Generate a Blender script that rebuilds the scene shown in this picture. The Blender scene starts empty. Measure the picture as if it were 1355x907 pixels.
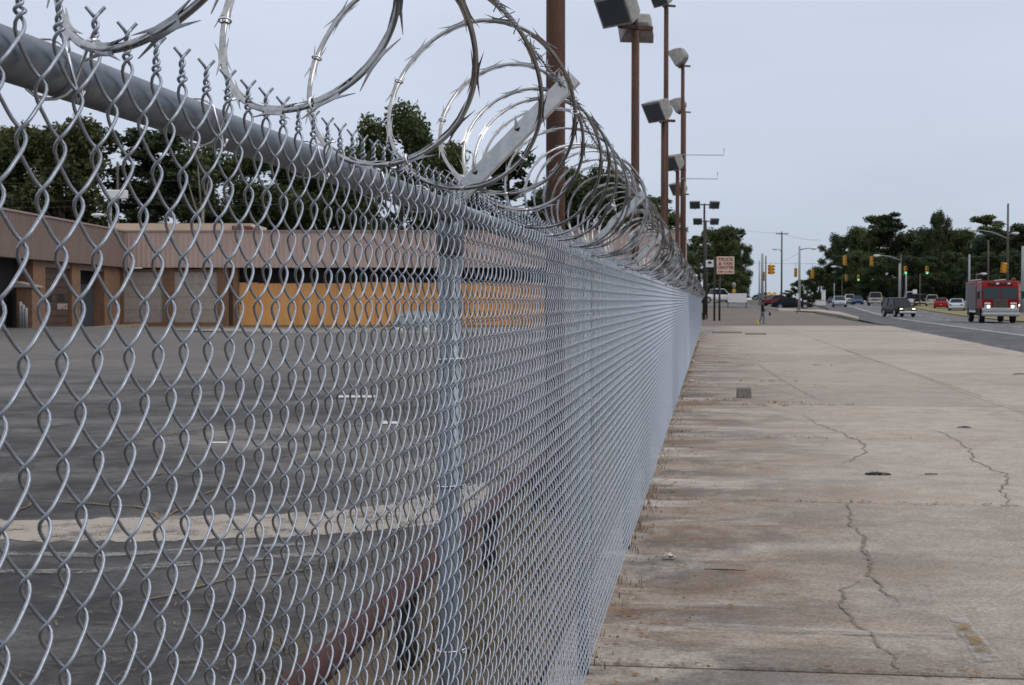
import bpy, math, random
import numpy as np
from mathutils import Vector, Matrix, Euler

random.seed(7)
rng = np.random.default_rng(7)
R = math.radians
scene = bpy.context.scene
COL = scene.collection

# ------------------------------------------------------------------ camera, sky, sun
EYE = 1.615
FPX, CX, HY = 1957.0, 677.5, 399.0            # measured on the 1355 x 907 photograph
cam_d = bpy.data.cameras.new('camera')
cam_d.sensor_width = 23.6
cam_d.lens = FPX / 1355 * 23.6
cam_d.clip_start = 0.02
cam_d.clip_end = 6000
cam_d.dof.use_dof = True
cam_d.dof.focus_distance = 2.0
cam_d.dof.aperture_fstop = 24
cam = bpy.data.objects.new('camera', cam_d)
COL.objects.link(cam)
cam.location = (0, 0, EYE)
cam.rotation_euler = (R(90 - 1.595), 0, 0)
scene.camera = cam

SUN_EL, SUN_AZ = 52.0, 105.0                  # azimuth clockwise from +Y: behind the camera, to the right
world = bpy.data.worlds.new('World')
scene.world = world
world.use_nodes = True
wn, wl = world.node_tree.nodes, world.node_tree.links
wn.clear()
w_out = wn.new('ShaderNodeOutputWorld')
w_bg = wn.new('ShaderNodeBackground')
w_sky = wn.new('ShaderNodeTexSky')
w_sky.sky_type = 'NISHITA'
w_sky.sun_disc = False
w_sky.sun_elevation = R(SUN_EL)
w_sky.sun_rotation = R(SUN_AZ)
w_sky.dust_density = 3.0
w_tc = wn.new('ShaderNodeTexCoord')
w_sep = wn.new('ShaderNodeSeparateXYZ')
w_ramp = wn.new('ShaderNodeValToRGB')         # the even overcast layer by height above the horizon
w_ramp.color_ramp.elements[0].position = 0.0
w_ramp.color_ramp.elements[0].color = (5.5, 6.35, 7.5, 1)
w_ramp.color_ramp.elements[1].position = 0.85
w_ramp.color_ramp.elements[1].color = (11.4, 11.6, 12.4, 1)
e = w_ramp.color_ramp.elements.new(0.14)
e.color = (6.25, 6.85, 8.3, 1)
w_map = wn.new('ShaderNodeMapping')
w_map.inputs['Scale'].default_value = (1.0, 1.0, 4.5)
w_noise = wn.new('ShaderNodeTexNoise')
w_noise.inputs['Scale'].default_value = 1.6
w_noise.inputs['Detail'].default_value = 5
w_nr = wn.new('ShaderNodeMapRange')
w_nr.inputs[1].default_value = 0.3
w_nr.inputs[2].default_value = 0.7
w_nr.inputs[3].default_value = 0.88
w_nr.inputs[4].default_value = 1.09
w_mul = wn.new('ShaderNodeMix'); w_mul.data_type = 'RGBA'; w_mul.blend_type = 'MULTIPLY'
w_mul.inputs[0].default_value = 1.0
w_mix = wn.new('ShaderNodeMix'); w_mix.data_type = 'RGBA'
w_mix.inputs[0].default_value = 0.86
wl.new(w_tc.outputs['Generated'], w_sep.inputs[0])
wl.new(w_sep.outputs['Z'], w_ramp.inputs[0])
wl.new(w_tc.outputs['Generated'], w_map.inputs[0])
wl.new(w_map.outputs[0], w_noise.inputs['Vector'])
wl.new(w_noise.outputs[0], w_nr.inputs[0])
wl.new(w_ramp.outputs[0], w_mul.inputs[6])
wl.new(w_nr.outputs[0], w_mul.inputs[7])
wl.new(w_sky.outputs[0], w_mix.inputs[6])
wl.new(w_mul.outputs[2], w_mix.inputs[7])
wl.new(w_mix.outputs[2], w_bg.inputs[0])
w_bg.inputs[1].default_value = 0.1
wl.new(w_bg.outputs[0], w_out.inputs[0])

sun_d = bpy.data.lights.new('sun', 'SUN')
sun_d.energy = 0.85
sun_d.angle = R(35)
sun_d.color = (1.0, 0.95, 0.88)
sun = bpy.data.objects.new('sun', sun_d)
COL.objects.link(sun)
sun.rotation_euler = (R(90 - SUN_EL), 0, R(180 - SUN_AZ))

scene.view_settings.view_transform = 'Standard'
scene.view_settings.look = 'None'
scene.view_settings.exposure = 0.0
scene.view_settings.gamma = 1.0
scene.cycles.max_bounces = 6
scene.cycles.transparent_max_bounces = 12
scene.cycles.use_denoising = True

# ------------------------------------------------------------------ frames and terrain
TH = math.atan(262.5 / FPX)                   # the fence recedes 7.6 degrees to the right of the camera axis
ST, CT = math.sin(TH), math.cos(TH)
PH = math.atan(0.172)                         # the road, 9.8 degrees
SP, CP = math.sin(PH), math.cos(PH)
def FW(n, s):                                 # fence frame -> world xy
    return (n * CT + s * ST, -n * ST + s * CT)
def RW(q, t):                                 # road frame -> world xy
    return (q * CP + t * SP, -q * SP + t * CP)
def sm(v):
    v = np.clip(v, 0, 1)
    return v * v * (3 - 2 * v)
GY = [-200, 110, 130, 150, 180, 205, 240, 300, 400, 700, 3000]
GZ = [0, 0, .02, .10, .42, .78, .97, 1.12, 1.22, 1.3, 1.35]
def G(x, y):
    x = np.asarray(x, float); y = np.asarray(y, float)
    z = np.interp(y, GY, GZ)
    edge = 8.1 + 0.172 * y
    bank = np.interp(y, [138, 180, 340, 500, 3000], [0, .85, 1.0, .6, .3])
    z = z + bank * sm((edge - 1.0 - x) / 12)
    z = z + 0.3 * sm((-x - 14) / 8) * sm((y - 45) / 25) * (1 - sm((y - 76) / 16))
    return z
def g1(x, y): return float(G(x, y))
def at(px, Y):
    return (px - CX) / FPX * Y
def up(py, Y):                                # height of an image row at depth Y
    return EYE + (HY - py) / FPX * Y
def hit(px, py):                              # the ground under an image point
    k = (py - HY) / FPX
    lo, hi = 2.0, 900.0
    for _ in range(60):
        m = (lo + hi) / 2
        if (EYE - g1(at(px, m), m)) / m > k: lo = m
        else: hi = m
    return at(px, lo), lo, g1(at(px, lo), lo)

# ------------------------------------------------------------------ materials
MATS = {}
def mat(name, col, rough=0.7, metal=0.0, var=0.0, vscale=5.0, col2=None, bump=0.0, bscale=60.0, emit=None, estr=1.0,
        rnd=0.0, spec=0.5, stretch=None, trans=0.0):
    if name in MATS: return MATS[name]
    m = bpy.data.materials.new(name); m.use_nodes = True
    n, l = m.node_tree.nodes, m.node_tree.links
    b = n['Principled BSDF']
    b.inputs['Base Color'].default_value = (*col, 1)
    b.inputs['Roughness'].default_value = rough
    b.inputs['Metallic'].default_value = metal
    b.inputs['Specular IOR Level'].default_value = spec
    if trans: b.inputs['Transmission Weight'].default_value = trans
    if emit:
        b.inputs['Emission Color'].default_value = (*emit, 1)
        b.inputs['Emission Strength'].default_value = estr
    tc = n.new('ShaderNodeTexCoord')
    src = tc.outputs['Object']
    if stretch:
        mp = n.new('ShaderNodeMapping'); mp.inputs['Scale'].default_value = stretch
        l.new(src, mp.inputs[0]); src = mp.outputs[0]
    cur = None
    if var or col2:
        nz = n.new('ShaderNodeTexNoise'); nz.inputs['Scale'].default_value = vscale; nz.inputs['Detail'].default_value = 6
        nz.inputs['Roughness'].default_value = 0.65
        l.new(src, nz.inputs['Vector'])
        rp = n.new('ShaderNodeValToRGB')
        rp.color_ramp.elements[0].position = 0.32; rp.color_ramp.elements[1].position = 0.68
        c2 = col2 if col2 else tuple(min(1, c * (1 + var)) for c in col)
        c1 = col if col2 else tuple(c * (1 - var) for c in col)
        rp.color_ramp.elements[0].color = (*c1, 1); rp.color_ramp.elements[1].color = (*c2, 1)
        l.new(nz.outputs[0], rp.inputs[0]); cur = rp.outputs[0]
    if rnd:
        oi = n.new('ShaderNodeObjectInfo')
        mr = n.new('ShaderNodeMapRange'); mr.inputs[3].default_value = 1 - rnd; mr.inputs[4].default_value = 1 + rnd
        l.new(oi.outputs['Random'], mr.inputs[0])
        mx = n.new('ShaderNodeMix'); mx.data_type = 'RGBA'; mx.blend_type = 'MULTIPLY'; mx.inputs[0].default_value = 1
        if cur is not None: l.new(cur, mx.inputs[6])
        else: mx.inputs[6].default_value = (*col, 1)
        l.new(mr.outputs[0], mx.inputs[7]); cur = mx.outputs[2]
    if cur is not None: l.new(cur, b.inputs['Base Color'])
    if bump:
        nb = n.new('ShaderNodeTexNoise'); nb.inputs['Scale'].default_value = bscale; nb.inputs['Detail'].default_value = 4
        l.new(src, nb.inputs['Vector'])
        bp = n.new('ShaderNodeBump'); bp.inputs['Strength'].default_value = bump; bp.inputs['Distance'].default_value = 0.02
        l.new(nb.outputs[0], bp.inputs['Height']); l.new(bp.outputs[0], b.inputs['Normal'])
    MATS[name] = m
    return m

class NT:                                     # short-hand for building a larger node tree
    def __init__(s, name):
        s.m = bpy.data.materials.new(name); s.m.use_nodes = True
        s.n, s.l = s.m.node_tree.nodes, s.m.node_tree.links
        s.b = s.n['Principled BSDF']; MATS[name] = s.m
    def new(s, t, **kw):
        nd = s.n.new(t)
        for k, v in kw.items(): setattr(nd, k, v)
        return nd
    def link(s, a, b): s.l.new(a, b)
    def noise(s, vec, scale, detail=5, rough=0.6, dist=0.0):
        nz = s.new('ShaderNodeTexNoise'); nz.inputs['Scale'].default_value = scale
        nz.inputs['Detail'].default_value = detail; nz.inputs['Roughness'].default_value = rough
        nz.inputs['Distortion'].default_value = dist
        s.link(vec, nz.inputs['Vector']); return nz.outputs[0]
    def ramp(s, fac, lo, hi, a=0.0, b=1.0):
        mr = s.new('ShaderNodeMapRange', interpolation_type='SMOOTHSTEP')
        for i, v in zip((1, 2, 3, 4), (lo, hi, a, b)): mr.inputs[i].default_value = v
        s.link(fac, mr.inputs[0]); return mr.outputs[0]
    def math(s, op, a, b):
        mm = s.new('ShaderNodeMath', operation=op)
        for i, v in enumerate((a, b)):
            if isinstance(v, (int, float)): mm.inputs[i].default_value = v
            else: s.link(v, mm.inputs[i])
        return mm.outputs[0]
    def mix(s, fac, a, b, blend='MIX'):
        mx = s.new('ShaderNodeMix', data_type='RGBA', blend_type=blend)
        for i, v in ((0, fac), (6, a), (7, b)):
            if isinstance(v, (int, float)): mx.inputs[i].default_value = v
            elif isinstance(v, tuple): mx.inputs[i].default_value = (*v, 1)
            else: s.link(v, mx.inputs[i])
        return mx.outputs[2]
    def pos(s, rot=0.0, scale=(1, 1, 1)):
        ge = s.new('ShaderNodeNewGeometry')
        m1 = s.new('ShaderNodeMapping'); m1.inputs['Rotation'].default_value = (0, 0, rot)
        m1.inputs['Scale'].default_value = (1, 1, 1)
        s.link(ge.outputs['Position'], m1.inputs[0])
        m2 = s.new('ShaderNodeMapping'); m2.inputs['Scale'].default_value = scale
        s.link(m1.outputs[0], m2.inputs[0]); return m2.outputs[0]
    def bump(s, h, strength, dist=0.01):
        bp = s.new('ShaderNodeBump'); bp.inputs['Strength'].default_value = strength; bp.inputs['Distance'].default_value = dist
        s.link(h, bp.inputs['Height']); s.link(bp.outputs[0], s.b.inputs['Normal'])

def concrete_material():
    t = NT('old_concrete')
    p = t.pos(TH)
    big = t.noise(p, 0.35, 5, 0.6)
    st = t.noise(t.pos(TH, (0.8, 1.0, 1)), 1.6, 9, 0.72, 0.4)     # stains run across the slab, away from the fence
    fine = t.noise(p, 140, 3, 0.7)
    mid = t.noise(p, 5, 8, 0.75)
    c = t.mix(t.ramp(big, .3, .7), (.27, .230, .190), (.352, .308, .262))
    c = t.mix(t.ramp(st, .34, .68), c, (.39, .347, .298))
    c = t.mix(t.math('MULTIPLY', t.ramp(mid, .42, .68), .6), c, (.225, .196, .164))
    sx = t.new('ShaderNodeSeparateXYZ'); t.link(p, sx.inputs[0])
    near = t.ramp(sx.outputs[0], -0.6, 2.6, 1.0, 0.0)
    grime = t.noise(t.pos(TH, (0.65, .95, 1)), 1.3, 9, 0.74, 0.5)
    c = t.mix(t.math('MULTIPLY', t.ramp(grime, .40, .60), t.math('MULTIPLY', near, .85)), c, (.085, .076, .068))
    rust = t.noise(t.pos(TH, (0.7, 1.0, 3)), 0.9, 10, 0.78, 0.6)
    zone = t.noise(t.pos(TH, (0.05, .16, 1)), 1.0, 3, 0.5)
    near2 = t.math('MULTIPLY', t.ramp(sx.outputs[0], -0.6, 1.7, 1.0, 0.0), t.ramp(zone, .36, .54))
    c = t.mix(t.math('MULTIPLY', t.ramp(rust, .44, .64), t.math('MULTIPLY', near2, .8)), c, (.205, .118, .062))
    lime = t.noise(t.pos(TH, (0.3, 1.0, 2)), 1.3, 6, 0.6, 0.5)
    near3 = t.ramp(sx.outputs[0], -0.5, 1.1, 1.0, 0.0)
    c = t.mix(t.math('MULTIPLY', t.ramp(lime, .56, .68), t.math('MULTIPLY', near3, .8)), c, (.52, .50, .48))
    tan = t.noise(t.pos(TH, (0.7, 1.3, 3)), 0.5, 9, 0.75, 0.3)
    c = t.mix(t.math('MULTIPLY', t.ramp(tan, .48, .66), .45), c, (.30, .225, .155))
    grit = t.noise(p, 38, 6, 0.8)
    c = t.mix(1.0, c, t.ramp(grit, .28, .72, .62, 1.34), 'MULTIPLY')
    c = t.mix(1.0, c, t.ramp(fine, .3, .7, .80, 1.18), 'MULTIPLY')
    pit = t.noise(p, 75, 2, 0.5)
    c = t.mix(t.math('MULTIPLY', t.ramp(pit, .66, .74), .7), c, (.07, .062, .055))
    speck = t.noise(p, 320, 2, 0.5)
    c = t.mix(t.math('MULTIPLY', t.ramp(speck, .60, .72), .5), c, (.09, .085, .08))
    oi = t.new('ShaderNodeObjectInfo')
    c = t.mix(1.0, c, t.ramp(oi.outputs['Random'], 0, 1, .90, 1.08), 'MULTIPLY')
    t.link(c, t.b.inputs['Base Color'])
    t.b.inputs['Roughness'].default_value = .88
    t.b.inputs['Specular IOR Level'].default_value = .3
    t.bump(t.math('ADD', t.math('MULTIPLY', fine, .6), mid), .35, .006)
    return t.m
def asphalt_material(name, ca, cb, cpale, streak=(0.3, 1.4, 1), rot=0.0, zone=False):
    t = NT(name)
    p = t.pos(rot)
    big = t.noise(t.pos(rot, streak), 0.5, 6, 0.65, 0.4)
    wide = t.noise(p, 0.10, 4, 0.6)
    fine = t.noise(p, 90, 4, 0.7)
    mid = t.noise(t.pos(rot, streak), 3.0, 6, 0.7)
    c = t.mix(t.ramp(big, .35, .65), ca, cb)
    c = t.mix(t.math('MULTIPLY', t.ramp(wide, .46, .64), .7), c, cpale)
    c = t.mix(t.math('MULTIPLY', t.ramp(mid, .55, .72), .4), c, cpale)
    patch = t.noise(p, 1.1, 8, 0.78, .6)
    c = t.mix(1.0, c, t.ramp(patch, .33, .67, .45, 1.85), 'MULTIPLY')
    c = t.mix(1.0, c, t.ramp(t.noise(p, 26, 5, .75), .3, .7, .72, 1.35), 'MULTIPLY')
    c = t.mix(t.math('MULTIPLY', t.ramp(fine, .58, .75), .5), c, tuple(v * 1.5 for v in cpale))
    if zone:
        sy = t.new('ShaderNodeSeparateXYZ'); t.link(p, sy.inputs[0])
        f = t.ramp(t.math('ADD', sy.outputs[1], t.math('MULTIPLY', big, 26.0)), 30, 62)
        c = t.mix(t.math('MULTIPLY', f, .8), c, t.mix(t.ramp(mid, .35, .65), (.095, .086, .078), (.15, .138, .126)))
    t.link(c, t.b.inputs['Base Color'])
    t.b.inputs['Roughness'].default_value = .85
    t.b.inputs['Specular IOR Level'].default_value = .35
    t.bump(fine, .5, .008)
    return t.m
def galv_material(name, lo, hi, rough, metal, scale=220.0):
    t = NT(name)
    tc = t.new('ShaderNodeTexCoord')
    a = t.noise(tc.outputs['Object'], scale, 3, 0.6)
    b = t.noise(tc.outputs['Object'], 14, 4, 0.6)
    c = t.mix(t.math('MULTIPLY', t.math('ADD', t.ramp(a, .3, .7), t.ramp(b, .3, .7)), .5), lo, hi)
    t.link(c, t.b.inputs['Base Color'])
    t.b.inputs['Metallic'].default_value = metal
    t.link(t.ramp(b, .3, .7, rough * .8, rough * 1.25), t.b.inputs['Roughness'])
    return t.m
def rust_material(name, a, b, c3):
    t = NT(name)
    tc = t.new('ShaderNodeTexCoord')
    mp = t.new('ShaderNodeMapping'); mp.inputs['Scale'].default_value = (3, 3, .35)
    t.link(tc.outputs['Object'], mp.inputs[0])
    n1 = t.noise(mp.outputs[0], 2.2, 7, 0.7, .4); n2 = t.noise(tc.outputs['Object'], 16, 5, 0.7)
    c = t.mix(t.ramp(n1, .36, .62), a, b)
    c = t.mix(t.math('MULTIPLY', t.ramp(n2, .5, .7), .6), c, c3)
    t.link(c, t.b.inputs['Base Color'])
    t.b.inputs['Roughness'].default_value = .82
    t.bump(n2, .3, .01)
    return t.m
def leaf_material(name, dark, light):
    t = NT(name)
    tc = t.new('ShaderNodeTexCoord')
    a = t.noise(tc.outputs['Object'], .55, 3, .6); b = t.noise(tc.outputs['Object'], 4.0, 2, .6)
    c = t.mix(t.ramp(a, .35, .65), dark, light)
    c = t.mix(t.math('MULTIPLY', t.ramp(b, .5, .75), .45), c, tuple(v * 1.5 for v in light))
    oi = t.new('ShaderNodeObjectInfo')
    c = t.mix(1.0, c, t.ramp(oi.outputs['Random'], 0, 1, .78, 1.2), 'MULTIPLY')
    t.link(c, t.b.inputs['Base Color'])
    t.b.inputs['Roughness'].default_value = .6
    t.b.inputs['Specular IOR Level'].default_value = .25
    tr = t.new('ShaderNodeBsdfTranslucent'); t.link(c, tr.inputs[0])
    ms = t.new('ShaderNodeMixShader'); ms.inputs[0].default_value = .22
    out = t.n['Material Output']
    t.link(t.b.outputs[0], ms.inputs[1]); t.link(tr.outputs[0], ms.inputs[2]); t.link(ms.outputs[0], out.inputs[0])
    return t.m
def worn_paint(name, col, lo=.42, hi=.58, scale=7.0, amount=0.9):
    t = NT(name)
    p = t.pos(TH)
    n1 = t.noise(p, scale, 7, .75); n2 = t.noise(p, 60, 3, .6)
    t.b.inputs['Base Color'].default_value = (*col, 1)
    t.b.inputs['Roughness'].default_value = .8
    a = t.math('MULTIPLY', t.ramp(t.math('ADD', t.math('MULTIPLY', n1, .7), t.math('MULTIPLY', n2, .3)), lo, hi), amount)
    t.link(a, t.b.inputs['Alpha'])
    return t.m

M_conc = concrete_material()
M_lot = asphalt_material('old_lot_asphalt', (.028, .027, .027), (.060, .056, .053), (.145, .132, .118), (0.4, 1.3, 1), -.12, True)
M_road = asphalt_material('road_asphalt', (.075, .075, .078), (.10, .10, .102), (.125, .122, .12), (1.0, .25, 1), PH)
M_apron = asphalt_material('pale_apron', (.13, .122, .112), (.17, .16, .148), (.20, .19, .175), (.3, 1.2, 1))
M_band = asphalt_material('pale_concrete_band', (.36, .32, .27), (.44, .39, .33), (.47, .42, .36), (.4, 2, 1), -.12)
M_soil = mat('dark_soil', (.030, .025, .020), .95, var=.4, vscale=8)
M_drygrass = mat('dry_grass', (.20, .135, .06), .9, col2=(.10, .085, .035), vscale=3, rnd=.1)
M_verge = mat('verge_grass', (.075, .085, .03), .9, col2=(.17, .135, .055), vscale=.35, bump=.6, bscale=12)
M_median = mat('median_grass', (.14, .115, .045), .9, col2=(.20, .165, .07), vscale=.4, bump=.5, bscale=10)
M_ground = mat('ground_field', (.065, .07, .035), .95, col2=(.11, .10, .06), vscale=.05, bump=.5, bscale=3)
M_dirt = mat('packed_dirt', (.085, .068, .053), .95, col2=(.185, .155, .125), vscale=.45, bump=.4, bscale=5, stretch=(.35, 1.4, 1))
M_strip = mat('littered_soil', (.055, .045, .036), .95, col2=(.15, .105, .06), vscale=2.2, bump=.6, bscale=30)
M_wire = galv_material('galvanised_wire', (.24, .265, .30), (.39, .425, .475), .40, .92)
M_post = galv_material('galvanised_post', (.13, .148, .172), (.22, .242, .272), .42, .88, 60)
M_arm = galv_material('bright_spangled_zinc', (.44, .45, .455), (.66, .67, .67), .40, .75, 55)
M_razor = galv_material('razor_steel', (.22, .22, .218), (.43, .428, .42), .11, 1.0, 90)
M_strand = galv_material('strand_steel', (.16, .165, .17), (.30, .31, .32), .4, .9, 90)
M_tie = galv_material('aluminium_tie', (.70, .70, .71), (.82, .82, .83), .3, 1.0)
M_rustpole = rust_material('rusty_pole', (.098, .042, .023), (.055, .026, .017), (.15, .07, .038))
M_railred = rust_material('rusty_red_pipe', (.062, .016, .013), (.038, .012, .010), (.10, .035, .018))
M_black = mat('black_rubber', (.012, .012, .013), .7)
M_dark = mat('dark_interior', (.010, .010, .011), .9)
M_lamp = mat('weathered_lamp_shell', (.24, .23, .21), .6, var=.25, vscale=9, metal=.1)
M_lens = mat('dark_lamp_glass', (.035, .045, .055), .12, spec=.8)
M_dpole = mat('dark_brown_pole', (.030, .026, .023), .7, var=.3, vscale=3)
M_grey = mat('grey_painted_pole', (.30, .31, .32), .6, var=.15, vscale=2, metal=.2)
M_wood = mat('weathered_wood_pole', (.085, .072, .060), .9, var=.35, vscale=3, stretch=(4, 4, .4))
M_white = mat('white_paint', (.72, .72, .71), .5, var=.05, vscale=4)
M_brick = mat('tan_brick', (.165, .088, .05), .9, col2=(.225, .128, .075), vscale=2.2, bump=.3, bscale=9)
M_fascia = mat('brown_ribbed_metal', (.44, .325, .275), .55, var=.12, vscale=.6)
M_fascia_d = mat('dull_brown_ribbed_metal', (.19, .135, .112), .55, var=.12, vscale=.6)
M_cream = mat('cream_roof_panel', (.50, .40, .31), .8, var=.08, vscale=.5)
M_redroof = mat('brick_red_parapet', (.15, .05, .035), .9, var=.2, vscale=2)
M_ply = mat('orange_plywood', (.60, .27, .075), .75, col2=(.70, .37, .14), vscale=.9, stretch=(2, 2, .5), rnd=.10)
M_osb = mat('pale_weathered_board', (.29, .245, .205), .9, col2=(.38, .335, .29), vscale=3.5, rnd=.06)
M_rolldoor = mat('brown_roll_door', (.062, .036, .026), .7, var=.15, vscale=1)
M_glass = mat('dark_car_glass', (.010, .015, .022), .2, spec=.10)
M_tint = mat('truck_windscreen', (.03, .05, .052), .12, spec=.3)
M_chrome = mat('chrome', (.62, .62, .63), .18, 1.0)
M_tyre = mat('tyre_rubber', (.014, .014, .015), .85)
M_rim = mat('alloy_rim', (.36, .36, .37), .35, .8)
M_head = mat('lit_headlight', (.9, .85, .7), .3, emit=(1.0, .86, .58), estr=2.6)
M_headoff = mat('clear_headlight', (.55, .57, .58), .15, spec=.8)
M_tail = mat('red_tail_light', (.25, .012, .012), .25)
M_sigyel = mat('signal_yellow', (.62, .30, .02), .5)
M_sigdark = mat('signal_dark_lens', (.025, .02, .02), .3)
M_siggreen = mat('signal_green_lit', (.02, .5, .3), .3, emit=(.05, .95, .5), estr=1.6)
M_sigred = mat('signal_red_lens', (.16, .02, .015), .3)
M_cable = mat('black_cable', (.03, .03, .032), .7)
M_bark = mat('tree_bark', (.055, .042, .032), .95, var=.35, vscale=4, stretch=(3, 3, .5))
M_deadwood = mat('bare_grey_wood', (.20, .165, .135), .95, var=.2, vscale=3)
M_leafA = leaf_material('oak_leaves', (.036, .056, .018), (.098, .122, .042))
M_leafB = leaf_material('olive_autumn_leaves', (.045, .055, .018), (.115, .122, .044))
M_leafC = leaf_material('pine_needles', (.026, .044, .018), (.062, .086, .034))

# ------------------------------------------------------------------ mesh builders
class MB:
    def __init__(s): s.v = []; s.f = []; s.n = 0
    def add(s, verts, faces):
        o = s.n
        s.v.extend([tuple(map(float, p)) for p in verts]); s.n += len(verts)
        s.f.extend([tuple(i + o for i in f) for f in faces]); return s
    def box(s, c, d, rz=0.0, rot=None, bev=0.0):
        hx, hy, hz = d[0] / 2, d[1] / 2, d[2] / 2
        P = [Vector((x * hx, y * hy, z * hz)) for z in (-1, 1) for y in (-1, 1) for x in (-1, 1)]
        F = [(0, 2, 3, 1), (4, 5, 7, 6), (0, 1, 5, 4), (2, 6, 7, 3), (0, 4, 6, 2), (1, 3, 7, 5)]
        if bev:
            b = min(bev, hx * .45, hy * .45, hz * .45)
            ring = lambda ex, ey, z, cut: [(-ex + cut, -ey, z), (ex - cut, -ey, z), (ex, -ey + cut, z), (ex, ey - cut, z),
                                           (ex - cut, ey, z), (-ex + cut, ey, z), (-ex, ey - cut, z), (-ex, -ey + cut, z)]
            rings = [ring(hx - b, hy - b, -hz, b), ring(hx, hy, -hz + b, b), ring(hx, hy, hz - b, b), ring(hx - b, hy - b, hz, b)]
            P = [Vector(p) for r in rings for p in r]; F = []
            for k in range(3):
                for i in range(8): F.append((k * 8 + i, k * 8 + (i + 1) % 8, k * 8 + 8 + (i + 1) % 8, k * 8 + 8 + i))
            F.append(tuple(range(7, -1, -1))); F.append(tuple(range(24, 32)))
        M = rot if rot is not None else Matrix.Rotation(rz, 3, 'Z')
        return s.add([M @ p + Vector(c) for p in P], F)
    def tube(s, path, rad, sides=8, cap=True, flat=None):
        path = [Vector(p) for p in path]; n = len(path)
        rad = [rad] * n if isinstance(rad, (int, float)) else list(rad)
        t0 = (path[1] - path[0]).normalized()
        ref = Vector((0, 0, 1)) if abs(t0.z) < .9 else Vector((0, 1, 0))
        u = t0.cross(ref).normalized(); V = []
        for i in range(n):
            t = (path[min(i + 1, n - 1)] - path[max(i - 1, 0)])
            t = t.normalized() if t.length > 1e-9 else t0
            u = (u - t * u.dot(t)).normalized(); w = t.cross(u)
            for k in range(sides):
                a = 2 * math.pi * k / sides
                V.append(path[i] + (u * math.cos(a) + w * math.sin(a)) * rad[i])
        F = [(i * sides + k, i * sides + (k + 1) % sides, (i + 1) * sides + (k + 1) % sides, (i + 1) * sides + k)
             for i in range(n - 1) for k in range(sides)]
        if cap: F += [tuple(range(sides - 1, -1, -1)), tuple((n - 1) * sides + k for k in range(sides))]
        return s.add(V, F)
    def prism(s, poly, a, b, axis='y'):       # poly in the plane across the axis, extruded from a to b
        n = len(poly)
        put = {'y': lambda p, q: (p[0], q, p[1]), 'x': lambda p, q: (q, p[0], p[1]), 'z': lambda p, q: (p[0], p[1], q)}[axis]
        V = [put(p, a) for p in poly] + [put(p, b) for p in poly]
        F = [(i, (i + 1) % n, n + (i + 1) % n, n + i) for i in range(n)] + [tuple(range(n - 1, -1, -1)), tuple(range(n, 2 * n))]
        return s.add(V, F)
    def loft(s, rings, cap=True):
        n = len(rings[0]); V = [p for r in rings for p in r]
        F = [(k * n + i, k * n + (i + 1) % n, (k + 1) * n + (i + 1) % n, (k + 1) * n + i) for k in range(len(rings) - 1) for i in range(n)]
        if cap: F += [tuple(range(n - 1, -1, -1)), tuple((len(rings) - 1) * n + i for i in range(n))]
        return s.add(V, F)
    def quad(s, a, b, c, d): return s.add([a, b, c, d], [(0, 1, 2, 3)])
    def mesh(s, name, m=None, smooth=False):
        me = bpy.data.meshes.new(name); me.from_pydata(s.v, [], s.f)
        if m: me.materials.append(m)
        if smooth: me.polygons.foreach_set('use_smooth', [True] * len(me.polygons))
        import bmesh
        bm = bmesh.new(); bm.from_mesh(me); bmesh.ops.recalc_face_normals(bm, faces=bm.faces); bm.to_mesh(me); bm.free()
        me.update(); return me
    def build(s, name, m, parent=None, smooth=False, **tags):
        return link(name, s.mesh(name, m, smooth), parent, **tags)
def link(name, data, parent=None, loc=None, rot=None, **tags):
    o = bpy.data.objects.new(name, data); COL.objects.link(o)
    if parent is not None: o.parent = parent
    if loc is not None: o.location = loc
    if rot is not None: o.rotation_euler = rot
    for k, v in tags.items(): o[k] = v
    return o
def thing(name, label, category, loc=(0, 0, 0), rz=0.0, group=None):
    o = bpy.data.objects.new(name, None); COL.objects.link(o); o.empty_display_size = .2
    o.location = loc; o.rotation_euler = (0, 0, rz); o['label'] = label; o['category'] = category
    if group: o['group'] = group
    return o
def copy_tree(o, parent=None):
    c = o.copy(); COL.objects.link(c); c.parent = parent
    for ch in list(o.children): copy_tree(ch, c)
    return c
def arr_mesh(name, V, F, m, smooth=True):     # big meshes straight from numpy arrays (quads or tris)
    me = bpy.data.meshes.new(name); k = F.shape[1]
    me.vertices.add(len(V)); me.vertices.foreach_set('co', V.astype(np.float32).ravel())
    me.loops.add(F.size); me.loops.foreach_set('vertex_index', F.astype(np.int32).ravel())
    me.polygons.add(len(F)); me.polygons.foreach_set('loop_start', np.arange(0, F.size, k, dtype=np.int32))
    me.polygons.foreach_set('loop_total', np.full(len(F), k, np.int32))
    if smooth: me.polygons.foreach_set('use_smooth', np.ones(len(F), bool))
    me.update(calc_edges=True); me.validate()
    if m: me.materials.append(m)
    return me

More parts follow.
